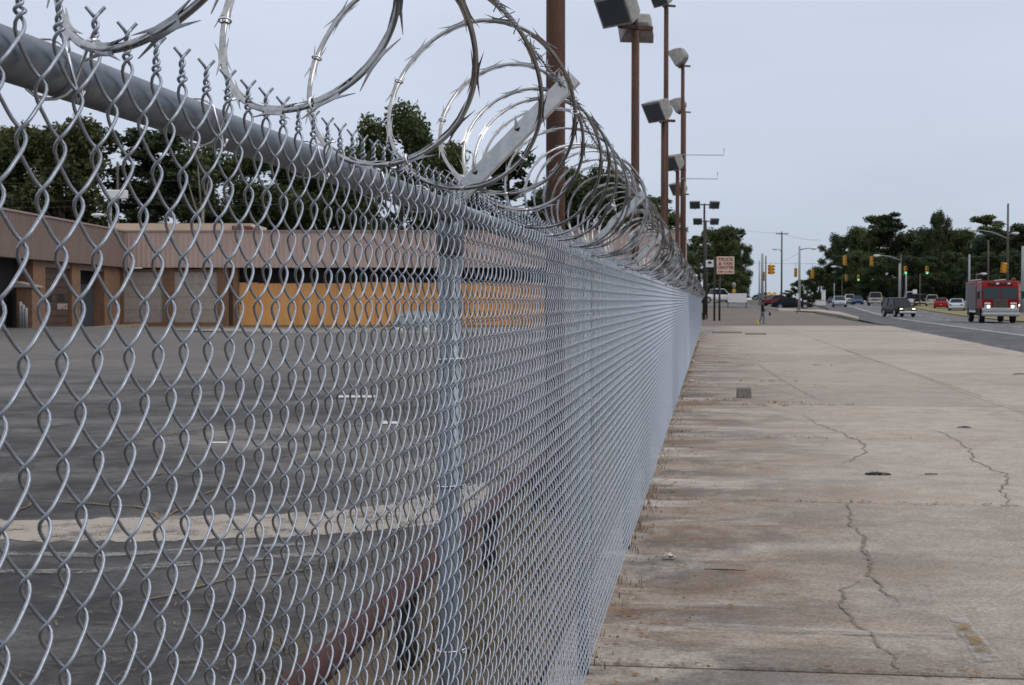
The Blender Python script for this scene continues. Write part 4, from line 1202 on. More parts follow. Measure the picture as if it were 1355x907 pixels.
pole('grey_steel_pole', 1004.5, 184, 345, .10, M_grey, 'thin pale pole leaning close behind the thick steel pole', group='steel signal poles')
pole('utility_pole', 1013, 205, 339, .11, M_wood, 'short wooden pole right of the thick steel pole')
pole('utility_pole', 1034, 232, 307, .15, M_wood, 'tall wooden utility pole with a crossarm against the sky', cross=(1.9, .35), arms=((-6, 334, 330),))
pole('street_light', 1057.5, 172, 326, .16, M_grey, 'pale street light pole standing in front of the black sedan', 'street light', arms=((15, 331, 329),))
pole('street_light', 1191.5, 205, 337, .15, M_wood, 'wooden pole with a street light arm reaching left over the road', 'street light', arms=((-29, 345, 338.5),))
pole('grey_steel_pole', 1190, 196, 349, .17, M_grey, 'pale steel pole beside the wooden street light pole', group='steel signal poles')
pole('grey_steel_pole', 1198.5, 205, 362, .13, M_grey, 'slim pale pole under the lit green signal', group='steel signal poles')
pole('grey_steel_pole', 1282, 186, 337, .15, M_grey, 'pale steel pole behind the left rear of the fire engine', group='steel signal poles')
pole('utility_pole', 1307, 205, 318, .14, M_wood, 'plain wooden pole behind the fire engine cab')
pole('utility_pole', 1332.5, 190, 270, .16, M_wood, 'tallest wooden utility pole with a long street light arm on the right', arms=((-45, 316, 305), (7, 312, 309)))
pole('grey_steel_pole', 1352.5, 172, 326, .19, M_grey, 'pale steel pole at the right edge of the photo', group='steel signal poles')
pole('utility_pole', 1217, 215, 363, .10, M_wood, 'short dark pole between the two green signals')
pole('street_light', 1114, 250, 372, .09, M_wood, 'small street light left of the waiting cars', 'street light', arms=((-9, 355, 353),))
pole('utility_pole', 1103.5, 245, 375, .09, M_grey, 'short grey pole above the silver sedan')
pole('street_light', 1291.5, 215, 361, .08, M_wood, 'small low street light left of the fire engine roof', 'street light', arms=((7, 364, 362.5),))
pole('utility_pole', 157, 112, 215, .12, M_wood, 'wooden utility pole behind the building beside the white box')
pl = pole('sign_post', 145, 110, 255, .05, M_grey, 'thin pole behind the roof carrying a white box', 'sign')
bx = MB().box((.55, 0, up(258, 110)), (1.7, .5, .65), bev=.05).build('white_box', M_white, pl)
pole('street_light', 148, 108, 270, .05, M_grey, 'small street light peeking over the brown wing', 'street light', arms=((-12, 287, 285),))
for k, yy in enumerate((238, 262, 270)):
    wire('power_line', [(at(-60, 112), 112, up(yy, 112)), (at(157, 112), 112, up(yy - 1, 112)), (at(480, 116), 116, up(yy - 6, 116))], .02,
         ['upper power line behind the building', 'middle power line behind the building', 'lower power line behind the building'][k], .35)
wire('power_line', [(at(965, 300), 300, up(301, 300)), (at(1034, 232), 232, up(309, 232)), (at(1085, 190), 190, up(318, 190))], .016, 'thin power line crossing the top of the utility pole', .3)
wire('span_wire', [(at(960, 178), 178, up(348, 178)), (at(1008.5, 178), 178, up(348, 178)), (at(1100, 190), 190, up(348.5, 190))], .014, 'span wire crossing the pale signal poles on the left', .1)
wire('span_wire', [(at(1190, 196), 196, up(340, 196)), (at(1352.5, 172), 172, up(337, 172))], .018, 'long span wire between the right-hand steel poles', .25)
wire('span_wire', [(at(1034, 232), 232, up(346, 232)), (at(1058, 172), 172, up(334, 172))], .014, 'guy wire from the utility pole to the street light', .1)
wire('span_wire', [(at(1100, 168), 168, up(339, 168)), (at(1190, 196), 196, up(340, 196))], .014, 'span wire carrying the two upper yellow signals', .1)

sigp = None
def signal(px, Y, yc, label, faces=1, lit=None, face_back=True, hang=338, tilt=0.0):
    x = at(px, Y); zc = up(yc, Y); H = 1.12
    root = thing('traffic_signal', label, 'traffic light', (x, Y, zc - H / 2), 0, 'hanging traffic signals')
    root.rotation_euler = (0, tilt, 0)
    for k in range(faces):
        rz = k * 1.2 - (.6 if faces > 1 else 0)
        Rm = Matrix.Rotation(rz, 3, 'Z')
        off = Rm @ Vector((0, -.2 if faces > 1 else 0, 0))
        b = MB().box(off + Vector((0, 0, H / 2)), (.38, .24, H), rot=Rm, bev=.03).build('housing', M_sigyel, root)
        for j in range(3):
            cz = H * (.83 - .33 * j)
            c = off + Rm @ Vector((0, -.12, cz))
            lens = M_siggreen if (lit == 'green' and j == 2) else (M_sigred if j == 0 else M_sigdark)
            pth = [c, c + Rm @ Vector((0, -.02, 0))]
            MB().tube(pth, .135, 14).build('lens', lens if lit is not None else M_sigyel, b)
            v = MB()
            ring0 = [c + Rm @ Vector((.15 * math.cos(a), 0, .15 * math.sin(a))) for a in np.linspace(-.5, math.pi + .5, 10)]
            ring1 = [p + Rm @ Vector((0, -.2, 0)) for p in ring0]
            v.add(ring0 + ring1, [(i, i + 1, 11 + i, 10 + i) for i in range(9)]).build('visor', M_sigyel, b)
    MB().tube([(0, 0, H), (0, 0, up(hang, Y) - zc + H / 2)], .02, 6).build('hanger', M_cable, root)
signal(1019.5, 176, 357, 'double yellow signal hanging beside the pale steel pole', 3, hang=348)
signal(1009.5, 178, 366, 'half hidden yellow signal behind the thick steel pole', 1, hang=350)
signal(1052.5, 185, 361, 'yellow signal just left of the pale street light pole', 1, hang=347)
signal(1074.5, 188, 363, 'yellow signal right of the pale street light pole', 1, hang=348)
signal(1117.3, 172, 345, 'left of the two bright yellow signals before the dark wood', 1, hang=338)
signal(1152.8, 184, 346, 'right of the two bright yellow signals before the dark wood', 1, hang=338)
signal(1197.6, 203, 358, 'left signal showing green, above the slim pale pole', 1, 'green', hang=340)
signal(1226.0, 208, 358, 'right signal showing green, before the dark wood', 1, 'green', hang=340)
signal(1135.5, 270, 368, 'small distant signal showing green beyond the yellow pair', 1, 'green', hang=352)
signal(1119.5, 275, 368, 'small distant grey signal with its lamps unlit', 1, 'dark', hang=352)
signal(1326, 165, 354.5, 'double yellow signal tilting on the wire at the right', 3, hang=338, tilt=.12)

def signboard(name, px, Y, x0, x1, y0, y1, m, label, lines=(), posts_=((0.5),), tm=None, cat='sign', thick=.12, pm=None, pr=.07, ypost=None):
    xc = at((x0 + x1) / 2, Y); z0 = g1(xc, Y)
    root = thing(name, label, cat, (xc, Y, z0))
    w = (x1 - x0) / FPX * Y; zt, zb_ = up(y0, Y) - z0, up(y1, Y) - z0
    bd = MB().box((0, 0, (zt + zb_) / 2), (w, thick, zt - zb_), bev=.02).build('board', m, root)
    for k, (s_, sz, fy, fx) in enumerate(lines):
        text(s_, sz * (zt - zb_), tm, bd, (fx * w, -thick / 2 - .006, zb_ + fy * (zt - zb_)), (R(90), 0, 0), sx=1.08)
    for fx, top_ in posts_:
        xx = at(fx, Y) - xc
        MB().tube([(xx, .12, -.3), (xx, .12, up(top_, Y) - z0)], pr, 10).build('post', pm or M_dpole, root, True)
    return root
M_signred = mat('faded_red_letters', (.20, .03, .02), .7)
signboard('roadside_sign', 0, 122, 948, 971.2, 340, 363, mat('cream_sign_board', (.66, .50, .38), .6, var=.06, vscale=1), 'square cream sign reading TRUCK & VAN CENTER in red letters',
          (('TRUCK', .25, .84, 0), ('& VAN', .25, .60, 0), ('CENTER', .24, .37, 0), ('NEW & USED', .135, .13, 0)), ((945.5, 340), (952.3, 364)), M_signred, pr=.085)
ws = signboard('small_sign', 0, 130, 933.6, 944, 344.5, 354, M_white, 'small white sign with a dark emblem left of the square sign', (), ((935.5, 345),))
xw, Yw = 0, 130
b = [c for c in ws.children if c.name.startswith('board')][0]
zc = up(348.2, 130) - ws.location.z
MB().prism([(-.16, zc + .1), (-.05, zc + .14), (.16, zc + .09), (.2, zc - .02), (.06, zc - .06), (.02, zc - .17), (-.04, zc - .05), (-.2, zc - .03)], -.075, -.062, 'y').build('emblem', M_black, b)
bn = signboard('banner', 0, 168, 962.8, 988, 388.5, 400.5, mat('white_vinyl', (.74, .72, .75), .5, var=.04, vscale=2), 'white vinyl banner stretched low between stakes at the far kerb', (), ((963.4, 388), (987.5, 389)), cat='banner', thick=.03, pr=.04)
# hydrant-like marker behind the banner: pale globe post with amber box
x, Y = at(971, 185), 185
mk = thing('marker_post', 'pale post with an amber light box standing behind the white banner', 'marker', (x, Y, g1(x, Y)))
zb0 = g1(x, Y)
MB().tube([(0, 0, -.2), (0, 0, up(384, Y) - zb0)], .06, 8).build('post', M_grey, mk, True)
MB().box((0, 0, up(385.5, Y) - zb0), (.42, .3, .45), bev=.04).build('amber_box', M_sigyel, mk)
MB().loft([[(r_ * math.cos(a), r_ * math.sin(a), up(yy, Y) - zb0) for a in np.linspace(0, 6.283, 12, endpoint=False)] for r_, yy in ((.12, 383), (.22, 379), (.24, 376), (.1, 374))]).build('globe', M_lamp, mk, True)
# yellow arches sign
Y = 300; x = at(1021, Y); z0 = g1(x, Y)
ar = thing('arches_sign', 'small yellow double-arch sign at the end of the side road', 'sign', (x, Y, z0))
m = MB(); H = (400 - 387.5) / FPX * Y; Wd = .72
for sx in (-1, 1):
    m.tube([(sx * Wd * .72 + Wd * .72 * math.cos(a) * 1.0, 0, up(400, Y) - z0 + H * math.sin(a) ** .8) for a in np.linspace(.02, math.pi - .02, 18)], .19, 8)
m.build('arch', mat('arch_yellow', (.75, .42, .02), .5), ar, True)
MB().tube([(0, .1, -.3), (0, .1, up(399, Y) - z0)], .1, 8).build('post', M_grey, ar, True)
# white pillar and plinth on the verge, small wall signs
for (px, Y, x0, x1, y0, y1, lb) in ((1089, 250, 1087, 1092, 384, 400, 'narrow white pillar sign beyond the road bend'), (1083, 245, 1079, 1091, 397.5, 400.5, 'low white kerbside block left of the pillar sign')):
    xx = at((x0 + x1) / 2, Y); zz = g1(xx, Y)
    t_ = thing('pillar_sign' if y1 - y0 > 6 else 'low_block', lb, 'sign' if y1 - y0 > 6 else 'block', (xx, Y, zz))
    hh = max(up(y0, Y) - zz, .3); ww = (x1 - x0) / FPX * Y
    MB().box((0, 0, hh / 2 - .1), (ww, .4, hh + .2), bev=.06).build('panel', M_white, t_)
    MB().box((0, 0, hh + .03), (ww + .1, .5, .08), bev=.02).build('cap', M_grey, t_)
signboard('small_sign', 0, 215, 1207.5, 1213, 383.5, 389, M_white, 'small square white sign left of the dark pole across the road', (), ((1210, 384),), pr=.03)
signboard('small_sign', 0, 160, 1053.3, 1057, 388.5, 396, M_white, 'small white notice on the street light pole above the black sedan', (), ((1055, 389),), pr=.03, thick=.05)
# beige building behind the fire engine
Y = 196; x = at(1352, Y); z0 = g1(x, Y)
bb = thing('beige_building', 'beige flat-roofed building behind the fire engine at the right edge', 'building', (x, Y, z0))
hh = up(374, Y) - z0
MB().box((0, 3, hh / 2 - .2), (3.6 + 3, 6, hh + .4)).build('wall', mat('beige_render', (.42, .30, .235), .8, var=.06, vscale=.5), bb)
MB().box((0, 3, hh + .12), (3.9 + 3, 6.4, .22)).build('roof', mat('rust_roof', (.20, .08, .045), .8), bb)
MB().box((-1.6, -.03, 1.5), (1.2, .1, 1.3)).build('window', M_glass, bb)

# ------------------------------------------------------------------ vehicles (x forwards, y left, z up)
PAINTS = {}
def paint(name, c, rough=.28, metal=.0):
    return mat('paint_' + name, c, rough, metal, spec=.10)
def wheel(parent, x, y, r, w):
    s_ = 1 if y > 0 else -1
    prof = [(-w / 2, r * .62), (-w / 2, r * .93), (-w * .38, r), (w * .38, r), (w / 2, r * .93), (w / 2, r * .62)]
    n = 20
    rings = [[(x + rr_ * math.cos(a), y + q, r + rr_ * math.sin(a)) for a in np.linspace(0, 6.2832, n, endpoint=False)] for q, rr_ in prof]
    t_ = MB().loft(rings, True).build('wheel', M_tyre, parent, False)
    q = y + s_ * (w / 2 + .004)
    rim = MB(); rim.loft([[(x + rr_ * math.cos(a), q + s_ * d_, r + rr_ * math.sin(a)) for a in np.linspace(0, 6.2832, n, endpoint=False)] for rr_, d_ in ((r * .64, 0), (r * .60, .015), (r * .2, .005), (r * .16, .02))])
    rim.build('rim', M_rim, t_)
def car(name, label, loc, heading, col, L=4.7, W=1.8, H=1.45, style='sedan', lit=False, group='cars on the road', metal=.2, cat='car', scale=1.0):
    root = thing(name, label, cat, loc, heading, group); root.scale = (scale,) * 3
    P = paint(name + label[:18], col, .28, metal)
    h, w = L / 2, W / 2
    if style == 'sedan':
        st = [(-h, .34, .72, .80), (-h + .12, .24, .92, .92), (-h + .9, .2, .98, .99), (-.3, .2, .95, 1.0), (.9, .2, .93, 1.0), (h - .9, .2, .86, .98), (h - .15, .22, .72, .88), (h, .34, .60, .76)]
        cab = [(-h + .55, .96), (-h + 1.25, H - .03), (-.1, H), (.35, H - .03), (1.25, .91)]
        cabx = [-h + 1.25, .35]
    elif style == 'suv':
        st = [(-h, .42, 1.0, .86), (-h + .1, .32, 1.08, .96), (-h + .9, .3, 1.1, 1.0), (.2, .3, 1.1, 1.0), (h - 1.25, .3, 1.09, 1.0), (h - .25, .32, 1.06, .95), (h, .40, .92, .86)]
        cab = [(-h + .08, 1.06), (-h + .28, H - .06), (-.5, H), (.45, H - .04), (1.15, 1.06)]
        cabx = [-h + .28, .45]
    else:                                      # pickup
        st = [(-h, .5, 1.05, .92), (-h + .1, .42, 1.08, .97), (-h + .9, .36, 1.1, 1.0), (.2, .34, 1.1, 1.0), (h - 1.25, .34, 1.08, 1.0), (h - .2, .36, 1.04, .95), (h, .45, .92, .88)]
        cab = [(-.85, 1.06), (-.72, H - .04), (-.2, H), (.55, H - .04), (1.25, 1.06)]
        cabx = [-.72, .55]
    b = MB(); rings = []
    for x, z0, z1, k in st:
        ww = w * k
        rings.append([(x, -ww * .93, z0), (x, -ww, z0 + .16), (x, -ww * .995, (z0 + z1) / 2 + .06), (x, -ww * .93, z1 - .03), (x, -ww * .80, z1), (x, ww * .80, z1), (x, ww * .93, z1 - .03), (x, ww * .995, (z0 + z1) / 2 + .06), (x, ww, z0 + .16), (x, ww * .93, z0)])
    b.loft(rings)
    body = b.build('body', P, root, False)
    bv = body.modifiers.new('soft', 'BEVEL'); bv.width = .03; bv.segments = 2; bv.limit_method = 'ANGLE'
    # glasshouse: a roof shell with pillars, glass between
    wb, wt = w * .90, w * .70
    c = MB(); rings = []
    zb_ = min(p[1] for p in cab)
    def wid(z): return wb + (wt - wb) * (z - zb_) / (H - zb_)
    xs0, xs1 = cab[0], cab[-1]
    roof = [cab[1], cab[2], cab[3]]
    c.loft([[(x, -wid(z), z - .05), (x, -wid(z) * .92, z), (x, wid(z) * .92, z), (x, wid(z), z - .05)] for x, z in roof])
    for sgn in (-1, 1):
        for (xa, za), (xb_, zb2) in ((cab[0], cab[1]), (cab[4], cab[3])):
            c.tube([(xa, sgn * wid(za) * .97, za - .03), (xb_, sgn * wid(zb2) * .97, zb2 - .03)], .045, 6)
        xm = (cab[1][0] + cab[3][0]) / 2
        c.tube([(xm, sgn * wid(zb_) * .985, zb_ - .03), (xm, sgn * wid(H - .05) * .985, H - .06)], .05, 6)
    c.build('roof', P, root)
    g = MB()
    g.quad((cab[4][0] - .02, -wid(zb_) * .93, zb_), (cab[4][0] - .02, wid(zb_) * .93, zb_), (cab[3][0], wid(cab[3][1]) * .93, cab[3][1] - .03), (cab[3][0], -wid(cab[3][1]) * .93, cab[3][1] - .03))
    g.build('windscreen', M_glass, root)
    g = MB(); g.quad((cab[0][0] + .02, -wid(zb_) * .93, zb_), (cab[0][0] + .02, wid(zb_) * .93, zb_), (cab[1][0], wid(cab[1][1]) * .93, cab[1][1] - .03), (cab[1][0], -wid(cab[1][1]) * .93, cab[1][1] - .03))
    g.build('rear_window', M_glass, root)
    for sgn in (-1, 1):
        for xa, xb_, ta, tb in ((cab[0][0] + .12, (cab[1][0] + cab[3][0]) / 2 - .05, cab[1][0] + .03, (cab[1][0] + cab[3][0]) / 2 - .05), ((cab[1][0] + cab[3][0]) / 2 + .05, cab[4][0] - .12, (cab[1][0] + cab[3][0]) / 2 + .05, cab[3][0] - .02)):
            MB().quad((xa, sgn * wid(zb_) * .972, zb_), (xb_, sgn * wid(zb_) * .972, zb_), (tb, sgn * wid(H - .07) * .972, H - .07), (ta, sgn * wid(H - .07) * .972, H - .07)).build('side_window', M_glass, root)
        hz = st[-1][2] - .06
        MB().box((h - .06, sgn * w * .62, hz - .06), (.12, w * .34, .17), bev=.02).build('headlight', M_head if lit else M_headoff, root)
        MB().box((-h + .05, sgn * w * .68, st[0][2] - .02), (.12, w * .28, .18), bev=.02).build('tail_light', M_tail, root)
        MB().box((cab[4][0] - .25, sgn * (w + .09), zb_ + .06), (.12, .18, .13), bev=.03).build('mirror', P, root)
        r_ = .33 if style == 'sedan' else .39
        for xw in (-h + .95, h - .95):
            wheel(root, xw, sgn * (w - .10), r_, .22)
            MB().prism([(xw + (r_ + .07) * math.cos(a), r_ + (r_ + .07) * math.sin(a)) for a in np.linspace(-.25, math.pi + .25, 14)], sgn * (w - .02), sgn * (w + .004)).build('wheel_arch', M_black, root)
    gm = M_chrome if style != 'sedan' else M_black
    gr = MB().box((h + .005, 0, st[-1][2] - .14), (.05, w * .78, .20 if style == 'sedan' else .30)).build('grille', M_black, root)
    if style != 'sedan':
        for k in range(3): MB().box((h + .035, 0, st[-1][2] - .26 + .11 * k), (.02, w * .76, .035)).build('grille_bar', M_chrome, gr)
    MB().box((h + .02, 0, st[-1][1] + .06), (.14, w * 1.72, .2), bev=.05).build('bumper', P if style == 'sedan' else M_chrome, root)
    MB().box((-h - .02, 0, st[0][1] + .08), (.14, w * 1.72, .2), bev=.05).build('rear_bumper', P if style == 'sedan' else M_chrome, root)
    MB().box((-h - .05, 0, st[0][2] - .25), (.02, .32, .16)).build('number_plate', M_white, root)
    if style == 'pickup':
        MB().box(((-h - .85) / 2, 0, 1.085), (h - .95, w * 1.55, .04)).build('load_bed', M_black, root)
    return root
RH = math.pi / 2 - PH                          # heading away from the camera along the road
def on(px, py):
    x, y_, z = hit(px, py); return (x, y_, z)
car('sport_utility', 'black sport utility vehicle with lit headlights and chrome grille coming towards us', on(1189, 419.5), RH + math.pi + .26, (.004, .004, .005), 5.0, 2.0, 1.92, 'suv', True, metal=.0)
car('sedan', 'silver sedan approaching in the distance left of the black vehicle', on(1110.5, 406.3), RH + math.pi, (.36, .38, .42), scale=1.08, metal=.6)
car('sedan', 'dark blue sedan behind the silver one with a bright roof reflection', on(1134, 403.3), RH + math.pi, (.03, .06, .12), scale=1.1)
car('sport_utility', 'white sport utility vehicle between the silver and dark blue cars', on(1124, 402.8), RH + math.pi, (.55, .55, .54), 4.8, 1.95, 1.8, 'suv', scale=1.05)
car('sedan', 'far dark car half hidden behind the silver sedan', on(1101, 402.0), RH + math.pi, (.05, .055, .07))
car('pickup', 'tan pickup seen from the front on the far side of the median', on(1158.5, 404.6), RH + math.pi - .1, (.26, .23, .19), 5.3, 2.0, 1.85, 'pickup', scale=1.15)
car('sedan', 'red car driving away beyond the grass median', on(1245, 408.6), RH - .12, (.30, .02, .018), scale=1.0)
car('sedan', 'pale blue-white sedan beside the rear of the fire engine', on(1266, 411.6), RH - .16, (.50, .55, .60), scale=1.05)
car('sport_utility', 'pale yellowish sport utility vehicle partly behind the red car', on(1233, 405.8), RH - .1, (.40, .37, .25), 4.7, 1.9, 1.75, 'suv')
car('sport_utility', 'white van behind the black vehicle', on(1204, 405.0), RH, (.6, .6, .6), 5.0, 2.0, 2.2, 'suv', cat='van')
car('pickup', 'dark pickup between the white van and the red car', on(1218, 405.6), RH - .1, (.015, .015, .018), 5.2, 1.95, 1.85, 'pickup')
car('sedan', 'black sedan turning across the junction behind the street light pole', on(1048, 409.3), -.12, (.012, .013, .017), 4.9, 1.85, 1.46, metal=.1, scale=1.0)
car('sedan', 'dark red car nose hidden behind the black sedan', on(1029, 405.2), .5, (.13, .02, .03), 4.5, 1.8, 1.45)
car('pickup', 'white pickup parked on the verge behind the square sign', on(950, 401.5), .25, (.62, .62, .61), 5.4, 2.0, 1.85, 'pickup', group='cars on the verge')

# the fire engine
fx = on(1311, 426.6)
fe_s = 1.07
fe = thing('fire_engine', 'red fire engine with silver bumper and lit headlights on the near lanes', 'fire engine', fx, RH + math.pi)
fe.scale = (fe_s,) * 3
M_fered = paint('engine_red', (.23, .012, .016), .3)
M_fesilver = mat('engine_silver', (.40, .40, .40), .35, .6)
M_fegrey = mat('roll_shutter_grey', (.13, .13, .135), .5, .5)
FL, FWd = 8.8, 2.5; fh = FL / 2
m = MB()                                       # cab shell with a raked front
prof = [(fh - 2.9, .95), (fh - .12, .95), (fh, 1.1), (fh, 1.62), (fh - .10, 2.55), (fh - .30, 2.92), (fh - 2.9, 2.92)]
m.prism([(x, z) for x, z in prof], -1.22, 1.22)
cabm = m.build('cab', M_fered, fe); bv = cabm.modifiers.new('soft', 'BEVEL'); bv.width = .07; bv.segments = 3
MB().prism([(fh + .012, 1.66), (fh - .085, 2.46), (fh - .125, 2.46), (fh - .03, 1.66)], -1.10, -.03).build('windscreen_pane', M_tint, fe)
MB().prism([(fh + .012, 1.66), (fh - .085, 2.46), (fh - .125, 2.46), (fh - .03, 1.66)], .03, 1.10).build('windscreen_pane', M_tint, fe)
gr = MB().box((fh + .02, 0, 1.22), (.08, .98, .78), bev=.03).build('grille', mat('grille_frame', (.12, .115, .10), .4, .6), fe)
for k in range(6): MB().box((fh + .066, 0, .92 + k * .12), (.02, .9, .035)).build('grille_bar', M_black, gr)
MB().box((fh + .25, 0, .60), (.56, 2.52, .26), bev=.08).build('bumper', M_fesilver, fe)
MB().box((fh + .03, 0, .90), (.22, 2.46, .30), bev=.05).build('front_panel', M_fesilver, fe)
for s_ in (-1, 1):
    hl = MB().box((fh + .03, s_ * .86, 1.14), (.08, .44, .24), bev=.03).build('headlight_bezel', M_chrome, fe)
    MB().tube([(fh + .06, s_ * .80, 1.14), (fh + .095, s_ * .80, 1.14)], .10, 14).build('lamp', M_head, hl)
    MB().box((fh + .03, s_ * .86, 1.36), (.06, .42, .10), bev=.02).build('marker_light', M_white, fe)
    MB().box((fh - .75, s_ * 1.228, 2.02), (.95, .02, .72)).build('side_window', M_glass, fe)
    MB().box((fh - 2.1, s_ * 1.228, 2.02), (.85, .02, .72)).build('side_window', M_glass, fe)
    mr = MB().tube([(fh - .1, s_ * 1.2, 2.2), (fh + .05, s_ * 1.45, 2.15)], .03, 6).build('mirror_arm', M_black, fe)
    MB().box((fh + .05, s_ * 1.47, 1.95), (.12, .2, .5), bev=.03).build('mirror', M_black, mr)
    for k in range(4): MB().box((fh - 3.5 - k * 1.18, s_ * 1.235, 1.72), (1.06, .05, 1.75)).build('roll_shutter', M_fegrey, fe)
    MB().box((-.9, s_ * 1.24, .80), (4.6, .04, .16)).build('side_stripe', M_white, fe)
    for xw in (fh - 1.45, -fh + 1.9): wheel(fe, xw, s_ * 1.05, .52, .34)
    for xw in (fh - 1.45, -fh + 1.9): MB().prism([(xw + .62 * math.cos(a), .5 + .62 * math.sin(a)) for a in np.linspace(0, math.pi, 14)], s_ * 1.215, s_ * 1.262).build('wheel_arch', M_black, fe)
MB().box((-1.55, 0, 1.75), (5.7, 2.40, 1.95), bev=.05).build('body', mat('engine_body_grey', (.16, .15, .15), .5, .3), fe)
MB().box((-.2, 0, .70), (8.0, 2.0, .4)).build('chassis', M_black, fe)
MB().box((-1.6, 0, 2.84), (5.5, 2.42, .22)).build('hose_bed', M_fered, fe)
for yy in (-.85, .85): MB().tube([(-4.2, yy, 3.05), (1.0, yy, 3.05)], .05, 8).build('ladder_rail', M_fesilver, fe)
lb = MB().box((fh - .18, 0, 2.74), (.20, 1.62, .20), bev=.03).build('light_bar', M_black, fe)
for k in range(4): MB().box((fh - .07, -.57 + k * .38, 2.74), (.03, .2, .11)).build('beacon', M_white if k % 2 else M_tail, lb)
MB().box((fh - .9, 1.0, 3.03), (.3, .22, .2), bev=.04).build('siren_light', M_tail, fe)

# ------------------------------------------------------------------ people
def skin_figure(name, joints, edges, mats_by_z, root_i, parent=None):
    me = bpy.data.meshes.new(name); me.from_pydata([j[0] for j in joints], edges, [])
    ob = bpy.data.objects.new(name, me); COL.objects.link(ob)
    ob.modifiers.new('skin', 'SKIN'); sub = ob.modifiers.new('sub', 'SUBSURF'); sub.levels = 2; sub.render_levels = 2
    for i, j in enumerate(joints):
        r_ = j[1] if isinstance(j[1], tuple) else (j[1], j[1])
        me.skin_vertices[0].data[i].radius = r_
        me.skin_vertices[0].data[i].use_root = (i == root_i)
    dg = bpy.context.evaluated_depsgraph_get()
    nm = bpy.data.meshes.new_from_object(ob.evaluated_get(dg))
    ob.modifiers.clear(); ob.data = nm
    nm.materials.clear()
    for m_, _ in mats_by_z: nm.materials.append(m_)
    for p in nm.polygons:
        p.use_smooth = True
        for k, (m_, test) in enumerate(mats_by_z):
            if test(p.center): p.material_index = k; break
    if parent: ob.parent = parent
    return ob
M_skin = mat('skin_brown', (.16, .085, .055), .6)
M_jacket = mat('black_jacket', (.012, .012, .014), .9)
M_jeans = mat('blue_jeans', (.10, .14, .22), .9, var=.2, vscale=6)
x, y_, z = hit(1009, 429)
person = thing('person', 'person in a black jacket, dark cap and blue jeans walking on the far concrete', 'person', (x, y_, z), 0)
J = [((0, 0, .92), (.135, .105)), ((0, 0, 1.12), (.135, .10)), ((0.01, 0, 1.34), (.165, .10)), ((.02, 0, 1.45), .06), ((.035, 0, 1.54), (.072, .085)), ((.045, 0, 1.63), (.07, .08)),
     ((.0, -.09, .86), .085), ((.10, -.09, .47), .060), ((.02, -.09, .09), .042), ((.16, -.09, .045), .036),
     ((0, .09, .86), .085), ((-.06, .09, .48), .060), ((-.22, .09, .13), .042), ((-.10, .09, .05), .036),
     ((.0, -.19, 1.36), .062), ((-.06, -.24, 1.09), .046), ((.12, -.23, .92), .036), ((.20, -.22, .88), .03),
     ((0, .19, 1.36), .062), ((.05, .24, 1.10), .046), ((.24, .22, 1.02), .036), ((.32, .21, 1.02), .03)]
E = [(0, 1), (1, 2), (2, 3), (3, 4), (4, 5), (0, 6), (6, 7), (7, 8), (8, 9), (0, 10), (10, 11), (11, 12), (12, 13), (2, 14), (14, 15), (15, 16), (16, 17), (2, 18), (18, 19), (19, 20), (20, 21)]
tests = [(M_black, lambda c: c.z < .085), (M_jeans, lambda c: c.z < .90 and c.y > -.175 and c.y < .175), (M_skin, lambda c: c.z > 1.44 or (c.x > .155 and c.z < 1.1 and abs(c.y) > .15)), (M_jacket, lambda c: True)]
skin_figure('body', J, E, tests, 0, person)
MB().loft([[(.045 + r_ * 1.05 * math.cos(a), r_ * math.sin(a), zz) for a in np.linspace(0, 6.283, 14, endpoint=False)] for r_, zz in ((.098, 1.585), (.105, 1.63), (.092, 1.69), (.04, 1.725))]).build('cap', M_jacket, person, True)
MB().box((.16, 0, 1.60), (.12, .14, .015), bev=.005).build('cap_peak', M_jacket, person)
for s_, cx_, cz_, yy in ((0, .215, .875, -.22), (1, .335, 1.018, .21)):      # fingers and thumb of each hand
    for k in range(4): MB().tube([(cx_, yy - .03 + k * .02, cz_), (cx_ + .035, yy - .03 + k * .02, cz_ - .012), (cx_ + .045, yy - .03 + k * .02, cz_ - .045)], [.009, .008, .006], 6).build('finger', M_skin, person, True)
    MB().tube([(cx_ - .01, yy - .035, cz_), (cx_ + .02, yy - .055, cz_ - .02), (cx_ + .035, yy - .045, cz_ - .04)], [.010, .009, .007], 6).build('thumb', M_skin, person, True)
bag = thing('carry_bag', 'small dark bag hanging from the walking person’s hand', 'bag', (x + .55, y_ + .2, z))
MB().loft([[(-.07 * k, -.04 * k, zz), (.07 * k, -.04 * k, zz), (.07 * k, .04 * k, zz), (-.07 * k, .04 * k, zz)] for k, zz in ((.8, .60), (1.1, .66), (1.0, .78), (.5, .84))]).build('bag_body', M_black, bag)
MB().tube([(-.04, 0, .83), (-.15, 0, 1.0), (-.22, 0, 1.0)], .012, 6).build('strap', M_black, bag)
yb_ = thing('yellow_marker', 'small yellow object on the ground at the walking person’s heels', 'marker', (x - .34, y_, z))
MB().loft([[(r_ * math.cos(a), r_ * math.sin(a), zz) for a in np.linspace(0, 6.283, 10, endpoint=False)] for r_, zz in ((.14, 0), (.12, .04), (.07, .2), (.04, .34))]).build('cone_body', mat('yellow_plastic', (.55, .42, .03), .5), yb_, True)
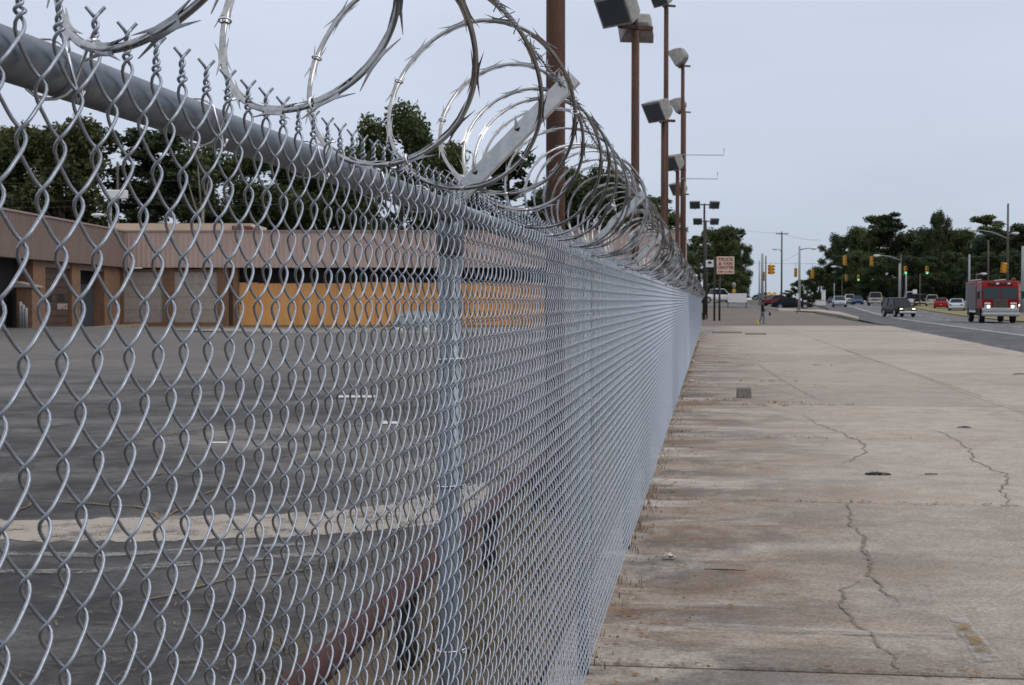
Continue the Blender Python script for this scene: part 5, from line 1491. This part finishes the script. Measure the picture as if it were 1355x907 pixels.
# motorcycle and rider at the right of the fire engine
mx_, my_, mz_ = hit(1347, 414.2)
mc = thing('motorcycle', 'dark motorcycle with a bright headlamp right of the fire engine', 'motorcycle', (mx_, my_, mz_), RH + math.pi)
for xw in (-.72, .72): wheel(mc, xw, .001, .31, .14)
MB().loft([[(x_, -w_, z_ - t_), (x_, w_, z_ - t_), (x_, w_ * .8, z_ + t_), (x_, -w_ * .8, z_ + t_)] for x_, w_, z_, t_ in ((-.75, .1, .72, .06), (-.3, .16, .66, .14), (.2, .18, .72, .18), (.5, .12, .82, .12))]).build('body', M_black, mc)
MB().box((0, 0, .42), (.5, .3, .3), bev=.05).build('engine', M_chrome, mc)
MB().tube([(.72, 0, .31), (.5, 0, .95)], .04, 8).build('fork', M_chrome, mc)
MB().tube([(.42, -.36, 1.0), (.5, 0, .97), (.42, .36, 1.0)], .018, 8).build('handlebar', M_black, mc)
MB().tube([(.58, 0, .86), (.68, 0, .86)], .10, 12).build('headlamp', M_head, mc)
rider = thing('person', 'rider in dark clothes and helmet seated on the motorcycle', 'person', (mx_, my_, mz_), RH + math.pi)
J = [((-.25, 0, .92), (.14, .12)), ((-.22, 0, 1.14), (.14, .11)), ((-.14, 0, 1.36), (.17, .11)), ((-.11, 0, 1.47), .06), ((-.08, 0, 1.58), (.085, .10)),
     ((-.1, -.14, .84), .085), ((.22, -.2, .76), .06), ((.02, -.2, .36), .045), ((.14, -.2, .30), .04),
     ((-.1, .14, .84), .085), ((.22, .2, .76), .06), ((.02, .2, .36), .045), ((.14, .2, .30), .04),
     ((-.12, -.2, 1.36), .06), ((.08, -.3, 1.14), .048), ((.38, -.33, 1.03), .036), ((-.12, .2, 1.36), .06), ((.08, .3, 1.14), .048), ((.38, .33, 1.03), .036)]
E = [(0, 1), (1, 2), (2, 3), (3, 4), (0, 5), (5, 6), (6, 7), (7, 8), (0, 9), (9, 10), (10, 11), (11, 12), (2, 13), (13, 14), (14, 15), (2, 16), (16, 17), (17, 18)]
skin_figure('body', J, E, [(M_jacket, lambda c: True)], 0, rider)
MB().loft([[(-.07 + r_ * 1.1 * math.cos(a), r_ * math.sin(a), zz) for a in np.linspace(0, 6.283, 14, endpoint=False)] for r_, zz in ((.10, 1.50), (.135, 1.58), (.13, 1.68), (.06, 1.76))]).build('helmet', M_jacket, rider, True)
